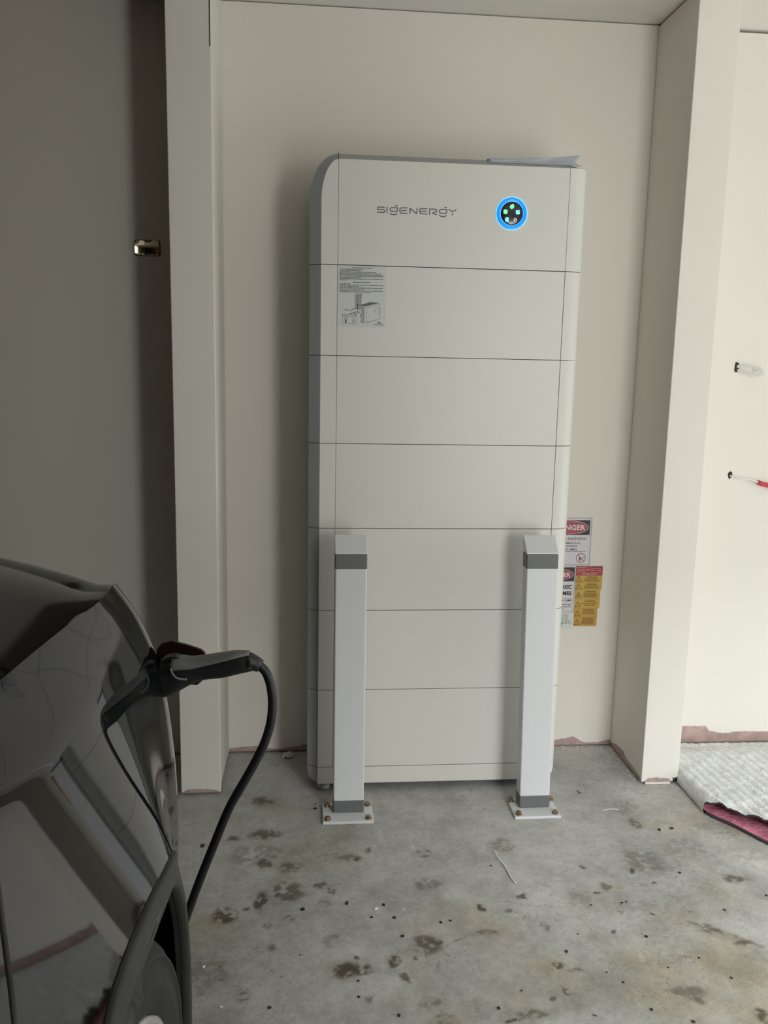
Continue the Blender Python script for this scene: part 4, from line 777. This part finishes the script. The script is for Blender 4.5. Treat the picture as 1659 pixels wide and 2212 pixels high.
# ================================================================== debris on the slab
def lump(name, x, y, r, m, flat=.45, seed=0):
    g = np.random.default_rng(seed); bm = bmesh.new(); bmesh.ops.create_icosphere(bm, subdivisions=2, radius=1)
    sx, sy = 1, .55+.5*g.random(); a = g.random()*6.28
    for v in bm.verts:
        k = .72+.5*float(vnoise(np.array(v.co.x*1.7+seed*3.1+50), np.array(v.co.y*1.7+v.co.z+60), 80)); c = v.co*k; px, py = c.x*sx, c.y*sy
        v.co = Vector((px*math.cos(a)-py*math.sin(a), px*math.sin(a)+py*math.cos(a), max(c.z, -.6)*flat))*r
    z0 = min(v.co.z for v in bm.verts); me = bpy.data.meshes.new(name); bm.to_mesh(me); bm.free(); me.materials.append(m)
    o = bpy.data.objects.new(name, me); COL.objects.link(o); o.location = (x, y, -z0+.0002); return o
LAND = {'the left bollard': (.094, -.15), 'the right bollard': (.70, -.15), 'the white wire offcut': (.53, -.48), 'the front wheel of the car': (-.25, -1.05), 'the charging cable loop': (-.33, -.45),
        'the foil blanket': (1.30, -.36), 'the bottom right corner of the picture': (.97, -1.10), 'the plaster chip': (.1465, -.6379), 'the dark stain in the lower middle': (.06, -.90), 'the brown scuff mark on the right': (1.02, -.79)}
RANK = ['nearest', 'second nearest', 'third nearest', 'fourth nearest', 'fifth nearest', 'sixth nearest', 'seventh nearest', 'eighth nearest', 'ninth nearest', 'tenth nearest']
near = {}
for i, (x, y, r) in enumerate(CRUMBS):
    k = min(LAND, key=lambda n: math.hypot(x-LAND[n][0], y-LAND[n][1])); near.setdefault(k, []).append((math.hypot(x-LAND[k][0], y-LAND[k][1]), i))
NAME = {i: f'{"brown" if i % 3 == 0 else "dark"} dirt crumb on floor, {RANK[j]} to {k}' for k, v in near.items() for j, (d, i) in enumerate(sorted(v))}
for i, (x, y, r) in enumerate(CRUMBS):
    tag(lump('dirt_crumb', x, y, max(.0028, r*1.05), CRUMB if i % 3 else CRUMB_B, .45, i), NAME[i], 'debris', 'dirt crumbs on the floor')
for i, (x, y, r, lb) in enumerate(((-.2779, -.8327, .0052, 'small white chip on the floor nearest the front wheel of the car'), (-.2261, -.9646, .0042, 'small white chip at the bottom edge of the picture near the car wheel'), (.1465, -.6379, .0062, 'pale plaster chip on the stained floor in front of the left bollard'))):
    tag(lump('plaster_chip', x, y, r, CHIP_W, .35, 90+i), lb, 'debris')
g = np.random.default_rng(5); mb = MB(); n = 9; rows = []
for i in range(n):
    row = []
    for j in range(7): row.append((-.106+(i-4)*.0042*(1+.3*g.random())+j*.0012, .262+(j-3)*.0045+.002*g.random(), .0015+.018*g.random()*(1-abs(i-4)/6)+.004*j/6))
    rows.append(row)
ps = mb.grid(rows, smooth=False).build('paper_scrap', CHIP_W); tag(ps, 'crumpled scrap of white paper on the floor left of the battery tower', 'litter'); solid(ps, .0006)
def stick(name, pts, r, m, lb, cat, group=None):
    o = MB().tube(smooth_path([(p[0], p[1], r+.0003+(p[2] if len(p) > 2 else 0)) for p in pts], 4), r, 8).build(name, m); return tag(o, lb, cat, group)
stick('wire_offcut', [(.5164, -.395, .007), (.5191, -.4265, .005), (.5298, -.4693, .002), (.5334, -.5059, .001), (.5358, -.5348, .002), (.542, -.5526, .003)], .0019, CABLE_W, 'bent white wire offcut lying on the floor in front of the right bollard', 'wire')
stick('white_sliver', [(.9212, -.1709), (.9499, -.1646), (.9751, -.1682)], .0011, CABLE_W, 'thin white sliver on the floor to the right of the right bollard', 'debris')
stick('twig', [(.8669, -.7003), (.8764, -.7075)], .0010, CRUMB, 'tiny dark twig in the middle of the floor on the right', 'debris')
stick('twig', [(.5965, -1.0428), (.6047, -1.047)], .0010, CRUMB, 'tiny dark twig at the bottom edge of the floor', 'debris')
stick('twig', [(.879, -.0368), (.8859, -.059)], .0009, CRUMB, 'tiny dark twig beside the right bollard, near the back wall', 'debris')
g = np.random.default_rng(11); mb = MB()
for k in range(70):                            # plaster dust along the wall foot
    x, y = (.92+.19*g.random(), .305-.05*g.random()**2) if k < 40 else (1.1+.012*g.random(), .02+.27*g.random()); s = .0008+.0022*g.random()
    mb.add([(x-s, y-s*.6, .0002), (x+s, y-s*.7, .0002), (x+s*.6, y+s, .0002), (x-s*.5, y+s, .0002), (x, y, s*1.1)], [(0, 1, 4), (1, 2, 4), (2, 3, 4), (3, 0, 4), (0, 3, 2, 1)])
dd = mb.build('plaster_crumbs', CHIP_W); dd['kind'] = 'stuff'
